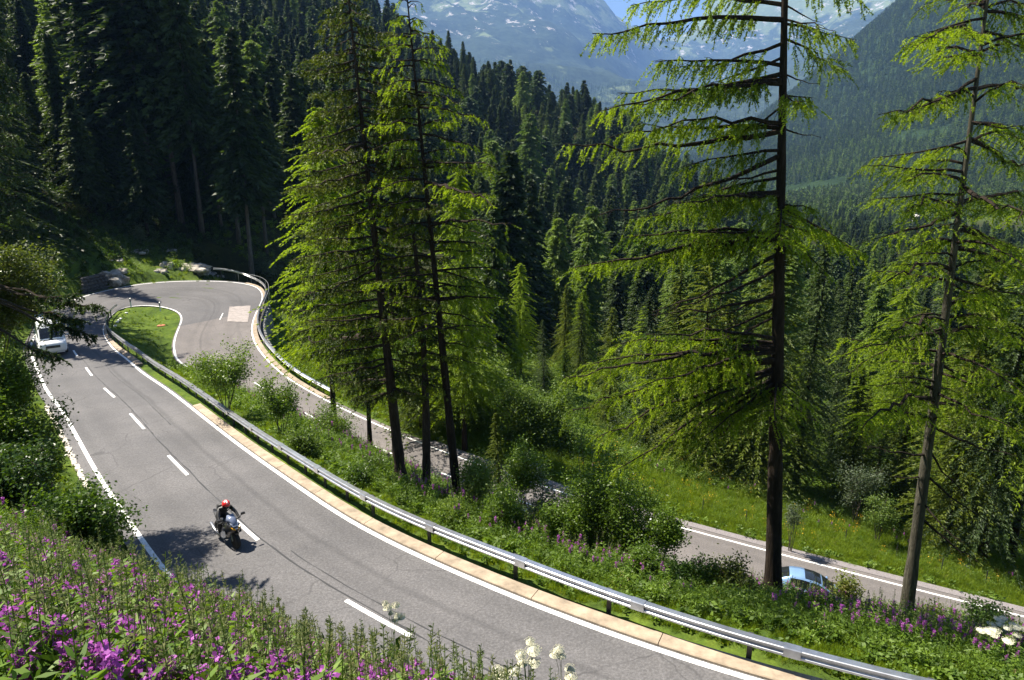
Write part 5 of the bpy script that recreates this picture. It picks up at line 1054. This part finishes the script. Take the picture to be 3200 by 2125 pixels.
def vehicle(name, label, cat, loc, heading, P):
    """P: stations front (+x) to back; lower body (x, z_low, z_shoulder, half width) and upper body (x, z_top, half width at top)"""
    t = thing(name, label, cat, loc, heading); body = MB(); secs = []
    for x, zl, zs, w in P['low']:
        secs.append([(x, -w * .93, zl), (x, -w, zl + .14), (x, -w, (zl + zs) / 2), (x, -w * .97, zs - .05), (x, -w * .88, zs), (x, 0, zs + P.get('crown', .03)), (x, w * .88, zs), (x, w * .97, zs - .05), (x, w, (zl + zs) / 2), (x, w, zl + .14), (x, w * .93, zl), (x, 0, zl)])
    body.loft(secs).build('body', P['mat'], t, True)
    X = np.array([q[0] for q in P['top']]); ZT = np.array([q[1] for q in P['top']]); WT = np.array([q[2] for q in P['top']])
    xs = np.array([q[0] for q in P['low']]); ZS = np.array([q[2] for q in P['low']]); WS = np.array([q[3] for q in P['low']])
    f = lambda x, a, b: float(np.interp(-x, -np.array(a), b))
    def gh(x, v, sd, o=0.0):                                         # on the cabin: v from shoulder (0) to roof edge (1)
        yb = f(x, xs, WS) * .90; zb = f(x, xs, ZS) - .02; yt = f(x, X, WT); zt = f(x, X, ZT); return (x, sd * (yb + (yt - yb) * v + o), zb + (zt - zb) * v)
    def rf(x, k, o=0.0): yt = f(x, X, WT); return (x, yt * k, f(x, X, ZT) + .045 * (1 - k * k) + o)
    xx = list(np.linspace(X[0], X[-1], 30)); g = []
    for x in xx: g.append([gh(x, 0, -1), gh(x, .5, -1), gh(x, 1, -1), rf(x, -.5), rf(x, 0), rf(x, .5), gh(x, 1, 1), gh(x, .5, 1), gh(x, 0, 1)])
    MB().loft(g, closed=False).build('cabin', P['mat'], t, True)
    for a, b, nm, mt in P['panels']:
        q = np.linspace(a, b, 22); MB().loft([[rf(x, k, .022) for k in (-.93, -.5, 0, .5, .93)] for x in q], closed=False).build(nm, mt, t, True)
    for a, b, v0, v1 in P['side']:
        for sd in (-1, 1):
            q = np.linspace(a, b, 16); MB().loft([[gh(x, v0, sd, .014), gh(x, v1, sd, .014)] for x in q], closed=False).build('side_window', M_GLASSY, t)
    for x in P['wheels']:
        for sd in (-1, 1): wheel(t, x, sd * (P['low'][3][3] - .10), P['R'], .21, sd)
    fx, fz, fw = P['lamps']
    for sd in (-1, 1):
        MB().lathe([(0.01, .09), (.10, .06), (.13, 0), (.13, -.2)], axis='x', n=12).build('headlight', M_LAMP, t, True, (fx, sd * fw, fz)).scale = (1, 1.5, .75)
        m = MB().box((0, 0, 0), (.10, .20, .13), taper=.8).build('mirror', P['mat'], t, False, (P['mir'][0], sd * P['mir'][1], P['mir'][2])); MB().box((0, -sd * .12, -.05), (.05, .12, .03)).build('arm', M_TRIM, m)
        for hx in P['handles']: MB().box((hx, sd * (f(hx, xs, WS) + .012), f(hx, xs, ZS) - .12), (.20, .02, .03)).build('door_handle', P['mat'], t)
        MB().box((P['low'][-1][0] + .03, sd * .62, P['low'][-1][2] - .12), (.06, .24, .14)).build('tail_light', M_TAIL, t)
    MB().box((P['low'][0][0] - .0, 0, P['grille'][0]), (.05, P['grille'][1], P['grille'][2])).build('grille', M_TRIM, t)
    MB().box((P['low'][0][0] - .06, 0, .34), (.16, P['low'][0][3] * 1.9, .16)).build('bumper', P.get('bump', P['mat']), t)
    return t
iC = int(np.argmin(np.hypot(*(proj(CEN[iLow:]) - [2540, 1840]).T))) + iLow
def along_dir(i): d = CEN[min(i + 3, len(CEN) - 1)] - CEN[i - 3]; return d / np.linalg.norm(d)
dC = along_dir(iC); lane = lambda i, off: CEN[i] + ACU[i] * off
pc = lane(iC, 1.5) ; car = vehicle('car', 'light blue hatchback with dark glass roof on the lower road behind the bushes', 'car', tuple(pc), math.atan2(dC[1], dC[0]), dict(mat=M_CARBLUE, crown=.03,
    low=[(2.15, .30, .62, .62), (1.95, .22, .74, .78), (1.3, .20, .86, .86), (.8, .20, .93, .875), (-.5, .20, .95, .88), (-1.5, .20, .97, .87), (-1.95, .24, .95, .80), (-2.12, .34, .86, .68)],
    top=[(1.15, .94, .62), (.9, 1.06, .61), (.3, 1.38, .57), (-.1, 1.47, .56), (-.8, 1.49, .56), (-1.3, 1.42, .55), (-1.9, 1.12, .56), (-2.0, 1.0, .58)],
    panels=[(1.05, .32, 'windscreen', M_GLASSY), (.24, -.62, 'glass_roof', M_GLASSY), (-1.42, -1.9, 'rear_window', M_GLASSY)], side=[(.72, -.28, .14, .86), (-.36, -1.35, .14, .86)], wheels=(1.35, -1.3), R=.31, lamps=(1.98, .66, .62), mir=(.72, .98, 1.0), handles=(-.15, -1.15), grille=(.45, .8, .14)))
car.rotation_euler[1] = -math.asin(dC[2]); car.scale = (1.08, 1.08, 1.08)
iV = int(np.argmin(np.hypot(*(proj(CEN[nA - 40:nA + 40]) - [215, 1095]).T))) + nA - 40; dV = -along_dir(iV)
pv = lane(iV, -1.55); van = vehicle('van', 'white high-roofed camper van coming down the road behind the spruce branches', 'van', tuple(pv), math.atan2(dV[1], dV[0]), dict(mat=M_VAN, crown=.02,
    low=[(2.62, .38, .95, .80), (2.48, .30, 1.08, .94), (2.0, .28, 1.22, 1.0), (1.4, .28, 1.32, 1.02), (0, .28, 1.36, 1.03), (-1.5, .28, 1.36, 1.03), (-2.4, .28, 1.36, 1.02), (-2.6, .36, 1.34, .98)],
    top=[(2.05, 1.25, .84), (1.7, 1.72, .82), (1.35, 2.12, .80), (1.1, 2.42, .80), (.7, 2.62, .80), (-.8, 2.66, .81), (-2.3, 2.64, .81), (-2.55, 2.5, .81)],
    panels=[(1.98, 1.38, 'windscreen', M_GLASSY)], side=[(1.5, .75, .12, .52), (.3, -.7, .2, .6)], wheels=(1.75, -1.55), R=.34, lamps=(2.42, .78, .82), mir=(1.55, 1.20, 1.45), handles=(.7, -.4), grille=(.78, 1.0, .2), bump=simple('bumper_grey', (.45, .45, .46), .6)))
van.rotation_euler[1] = -math.asin(dV[2])
MB().box((-.8, 0, 2.74), (1.0, .7, .1), taper=.85).build('roof_hatch', M_VAN, van)
# --- sports motorcycle
M_BIKE = simple('silver_fairing', (0.34, 0.36, 0.42), 0.25, 0.5, coat=.6); M_BIKEDK = simple('black_fairing', (0.018, 0.018, 0.02), 0.3, coat=.6); M_LEATHER = simple('black_leather', (0.022, 0.022, 0.025), 0.5, var=.3, scale=6)
M_RED = simple('helmet_red', (0.62, 0.02, 0.02), 0.25, coat=.7); M_SCREEN = simple('fairing_screen', (0.15, 0.18, 0.27), 0.3); M_VISOR = simple('visor', (0.01, 0.01, 0.012), 0.08)
def motorcycle(label, loc, heading, slope):
    t = thing('motorcycle', label, 'motorcycle', loc, heading); t.rotation_euler[1] = slope
    for x in (.70, -.70):
        R = .31; o = MB().lathe([(.21, -.05), (.27, -.075), (R, -.03), (R, .03), (.27, .075), (.21, .05)], axis='y', n=26).build('wheel', M_TYRE, t, True, (x, 0, R))
        m = MB().lathe([(.215, -.04), (.215, .04), (.19, .04), (.19, -.04)], axis='y', n=24)
        for k in range(5): a = k * 1.257; m.tube([(0, 0, 0), (.2 * math.cos(a), 0, .2 * math.sin(a))], .02, 4)
        m.build('rim', M_TRIM, o); MB().lathe([(.15, -.005), (.15, .005), (.09, .005), (.09, -.005)], axis='y', n=20).build('brake_disc', M_RIM, o, False, (0, .07, 0))
    fk = MB(); [fk.tube([(.70, s * .1, .31), (.50, s * .1, .86)], .028, 8) for s in (-1, 1)]; fk.build('fork', M_RIM, t)
    MB().loft([[(.95, -.05, .60), (.95, .05, .60), (.95, .05, .66), (.95, -.05, .66)], [(.70, -.07, .63), (.70, .07, .63), (.72, .07, .68), (.72, -.07, .68)], [(.48, -.06, .50), (.48, .06, .50), (.48, .06, .56), (.48, -.06, .56)]]).build('mudguard', M_BIKEDK, t)
    def ring(x, w, z0, z1, zc): return [(x, -w * .55, z0), (x, -w, zc - .08), (x, -w * .95, zc + .06), (x, -w * .45, z1), (x, w * .45, z1), (x, w * .95, zc + .06), (x, w, zc - .08), (x, w * .55, z0)]
    MB().loft([ring(.92, .10, .74, .86, .80), ring(.78, .22, .66, .98, .82), ring(.55, .27, .42, 1.02, .78), ring(.28, .25, .26, .92, .66), ring(-.05, .22, .24, .80, .55), ring(-.25, .14, .30, .70, .50)]).build('fairing', M_BIKEDK, t, True)
    for s in (-1, 1): MB().loft([[(.60, s * .285, .50), (.60, s * .285, .72)], [(.30, s * .268, .34), (.30, s * .268, .62)], [(.02, s * .238, .30), (.02, s * .238, .46)]], closed=False).build('belly_panel', M_BIKE, t)
    MB().loft([[(.945, -.045, .82), (.945, .045, .82)], [(.80, -.14, .985), (.80, .14, .985)], [(.62, -.13, 1.03), (.62, .13, 1.03)]], closed=False).build('nose', M_BIKE, t)
    MB().loft([ring(.30, .16, .72, .94, .86), ring(.10, .20, .70, 1.02, .90), ring(-.12, .17, .70, .96, .86), ring(-.25, .10, .70, .86, .80)]).build('tank', M_BIKEDK, t, True)
    MB().loft([[(.84, -.10, .93), (.84, .10, .93), (.84, .06, .96), (.84, -.06, .96)], [(.66, -.17, 1.00), (.66, .17, 1.00), (.66, .10, 1.14), (.66, -.10, 1.14)], [(.50, -.18, 1.04), (.50, .18, 1.04), (.48, .11, 1.22), (.48, -.11, 1.22)]]).build('screen', M_SCREEN, t, True)
    MB().loft([[(-.15, -.10, .76), (-.15, .10, .76), (-.15, .10, .82), (-.15, -.10, .82)], [(-.5, -.15, .78), (-.5, .15, .78), (-.5, .14, .85), (-.5, -.14, .85)], [(-.75, -.10, .90), (-.75, .10, .90), (-.75, .09, .96), (-.75, -.09, .96)]]).build('seat', M_LEATHER, t, True)
    MB().loft([[(-.45, -.13, .66), (-.45, .13, .66), (-.45, .13, .78), (-.45, -.13, .78)], [(-.98, -.05, .90), (-.98, .05, .90), (-.98, .04, .97), (-.98, -.04, .97)]]).build('tail', M_BIKEDK, t, True)
    MB().box((-.05, 0, .42), (.5, .3, .34)).build('engine', M_TRIM, t)
    sw = MB(); [sw.tube([(-.12, s * .13, .42), (-.70, s * .13, .31)], .03, 6) for s in (-1, 1)]; sw.build('swingarm', M_RIM, t); MB().tube([(-.2, -.2, .28), (-.5, -.22, .36), (-.85, -.22, .55)], [.04, .06, .06], 10).build('exhaust', M_RIM, t, True)
    hb = MB(); [hb.tube([(.48, s * .08, .94), (.42, s * .34, .97)], .016, 6) for s in (-1, 1)]; hb.build('handlebar', M_TRIM, t)
    for s in (-1, 1):
        o = MB().loft([[(.93, s * .03, .77), (.90, s * .14, .83), (.86, s * .17, .90), (.91, s * .05, .84)], [(.95, s * .035, .775), (.925, s * .135, .83), (.885, s * .165, .89), (.93, s * .055, .835)]]).build('headlight', M_AMBER, t)
        m = MB().tube([(.62, s * .18, 1.0), (.60, s * .36, 1.12)], .012, 5).build('mirror', M_TRIM, t); MB().box((.58, s * .42, 1.14), (.05, .16, .08), taper=.8).build('mirror_head', M_BIKEDK, m)
    return t
def rider(label, loc, heading, slope):
    import bmesh
    t = thing('person', label, 'person', loc, heading); t.rotation_euler[1] = slope
    nodes = [(-.34, 0, .93), (-.26, 0, 1.08), (-.08, 0, 1.24), (.06, 0, 1.34), (.15, 0, 1.40), (.20, 0, 1.45)]          # pelvis, waist, chest, upper chest, neck, head root
    edges = [(0, 1), (1, 2), (2, 3), (3, 4), (4, 5)]; rad = [.155, .145, .165, .13, .065, .07]
    for s in (-1, 1):
        n = len(nodes); nodes += [(.05, s * .19, 1.32), (.20, s * .31, 1.14), (.38, s * .33, 1.0), (.42, s * .32, .985)]; rad += [.085, .062, .045, .04]; edges += [(3, n), (n, n + 1), (n + 1, n + 2), (n + 2, n + 3)]
        n = len(nodes); nodes += [(-.28, s * .13, .90), (.10, s * .25, .80), (-.16, s * .20, .50), (-.24, s * .19, .40), (-.08, s * .20, .36)]; rad += [.115, .085, .06, .048, .045]; edges += [(0, n), (n, n + 1), (n + 1, n + 2), (n + 2, n + 3), (n + 3, n + 4)]
    bm = bmesh.new(); lay = bm.verts.layers.skin.verify(); vs = []
    for c, rr_ in zip(nodes, rad): v = bm.verts.new(c); v[lay].radius = (rr_, rr_); vs.append(v)
    vs[0][lay].use_root = True
    for a, b in edges: bm.edges.new((vs[a], vs[b]))
    me = bpy.data.meshes.new('body'); bm.to_mesh(me); bm.free(); o = obj('body', me, M_LEATHER, t)
    o.modifiers.new('skin', 'SKIN').use_smooth_shade = True; s_ = o.modifiers.new('sub', 'SUBSURF'); s_.levels = 1; s_.render_levels = 1
    hd = MB(); prof = [(.001, -.15), (.075, -.14), (.115, -.10), (.138, -.02), (.138, .05), (.118, .11), (.07, .148), (.001, .16)]
    hm = MB().lathe(prof, n=20).build('helmet', M_RED, t, True, (.26, 0, 1.52)); hm.rotation_euler = (0, .45, 0); hm.scale = (1.12, 1, 1)
    MB().loft([[(x * 1.0, y, z) for x, y, z in ((.142 * math.cos(a), .142 * math.sin(a), z_) for a in np.linspace(-1.05, 1.05, 9))] for z_ in (-.045, 0, .045)], closed=False).build('visor', M_VISOR, hm, True)
    MB().loft([[(.143 * math.cos(e) * 1.0, y, .02 + .143 * math.sin(e)) for y in (-.028, .028)] for e in np.linspace(.75, 2.6, 10)], closed=False).build('stripe', M_WHITE, hm, True)
    MB().loft([[(.11 * math.cos(a), .11 * math.sin(a), -.14) for a in np.linspace(0, 6.283, 13)[:-1]], [(.13 * math.cos(a), .13 * math.sin(a), -.06) for a in np.linspace(0, 6.283, 13)[:-1]]]).build('chin_bar', M_BIKEDK, hm, True)
    pk = MB().loft([[(-.24, -.15, 1.14), (-.24, .15, 1.14), (-.34, .14, 1.20), (-.34, -.14, 1.20)], [(-.06, -.17, 1.32), (-.06, .17, 1.32), (-.20, .16, 1.44), (-.20, -.16, 1.44)], [(.04, -.13, 1.43), (.04, .13, 1.43), (-.02, .12, 1.49), (-.02, -.12, 1.49)]]).build('backpack', M_TRIM, t, True)
    for s in (-1, 1):
        g = MB(); g.tube([(.385, s * .325, .995), (.425, s * .33, .99)], [.038, .036], 8)
        for k in range(4): y = s * (.295 + .022 * k); g.tube([(.43, y, 1.005), (.455, y, .995), (.46, y, .965), (.44, y, .95)], [.012, .0115, .011, .009], 6)
        g.tube([(.40, s * .29, .985), (.415, s * .28, .955), (.44, s * .285, .945)], [.013, .012, .009], 6); g.build('glove', M_LEATHER, t, True)
        MB().box((-.02, s * .20, .33), (.24, .09, .07), taper=.85).build('boot', M_BIKEDK, t)
    return t
a, b = PP(688, 1655, *UP), PP(737, 1692, *UP); d = unit(b - a); cpos = (a + b) / 2; cpos[2] = road_z(cpos[0], cpos[1]) + .005; hd_ = math.atan2(d[1], d[0]); sl = -math.asin((road_z(*(cpos[:2] + d[:2])) - road_z(*(cpos[:2] - d[:2]))) / 2)
mc = motorcycle('silver and black sports motorcycle with amber headlights on the upper road', tuple(cpos), hd_, sl); rd = rider('motorcyclist in black leather with red and white helmet crouching on the silver motorcycle', tuple(cpos), hd_, sl)
iM = int(np.argmin(np.hypot(*(proj(CEN[iLow - 20:]) - [940, 1290]).T))) + iLow - 20; dM = along_dir(iM); pm_ = lane(iM, 1.3)
motorcycle('motorcycle half hidden behind foliage on the lower road', tuple(pm_), math.atan2(dM[1], dM[0]), -math.asin(dM[2])); rider('motorcyclist half hidden behind foliage on the lower road', tuple(pm_), math.atan2(dM[1], dM[0]), -math.asin(dM[2]))
# --- far buildings in the valley
M_PLASTER = simple('plaster', (0.62, 0.58, 0.52), 0.9, var=.1); M_ROOFP = simple('mauve_roof', (0.22, 0.16, 0.22), 0.8, var=.15); M_ROOFB = simple('brown_roof', (0.15, 0.10, 0.08), 0.9, var=.2)
def house(px, py, L, W, H, label, mroof, rz=0.3, mw=None):
    d = ray(px, py); t = np.linspace(450, 1600, 2500); p = d[None] * t[:, None]; zg = np.where(t < 600, ground_z(p[:, 0], p[:, 1]), f_far(p[:, :2])); k = np.nonzero(p[:, 2] < zg)[0]; q = p[k[0]] if len(k) else d * 800
    o = thing('farmhouse', label, 'house', (q[0], q[1], q[2] + 1.5), rz); MB().box((0, 0, H / 2 - 2), (L, W, H + 4)).build('wall', mw or M_PLASTER, o)
    MB().loft([[(-L / 2 - .6, -W / 2 - .6, H), (-L / 2 - .6, 0, H + W * .38), (-L / 2 - .6, W / 2 + .6, H)], [(L / 2 + .6, -W / 2 - .6, H), (L / 2 + .6, 0, H + W * .38), (L / 2 + .6, W / 2 + .6, H)]]).build('roof', mroof, o)
    for x in (-L * .3, 0, L * .3): MB().box((x, -W / 2 - .03, H * .55), (1.2, .1, 1.4)).build('window', M_GLASSY, o)
    MB().box((L * .15, -W / 2 - .04, 1.1), (1.2, .1, 2.2)).build('door', M_ROOFB, o)
house(2856, 690, 5, 4, 2.2, 'tiny white house in the valley left of the leaning larch trunk', M_PLASTER); house(2925, 676, 22, 7, 2.2, 'long low building with mauve roof in the valley left of the leaning larch trunk', M_ROOFP, -.1)
house(2690, 652, 5, 4, 2.5, 'tiny pale house among trees in the valley', M_ROOFB); house(3130, 640, 18, 6, 3, 'pale row of farm buildings in the valley at the right edge', M_ROOFB, .1)
# ------------------------------------------------------------------ haze
def haze():
    me = MB().box((0, 8500, 1400), (36000, 17600, 4400)).mesh('haze')
    m = bpy.data.materials.new('haze_air'); m.use_nodes = True; nt = m.node_tree; nt.nodes.remove(nt.nodes['Principled BSDF'])
    v = nt.nodes.new('ShaderNodeVolumePrincipled'); v.inputs['Density'].default_value = HAZE; v.inputs['Color'].default_value = (0.24, 0.45, 0.95, 1); v.inputs['Anisotropy'].default_value = 0.1
    nt.links.new(v.outputs[0], nt.nodes['Material Output'].inputs['Volume'])
    return tag(obj('haze', me, m), 'pale blue haze filling the valley air', 'haze', kind='stuff')
HAZE = 0.65e-4
haze()
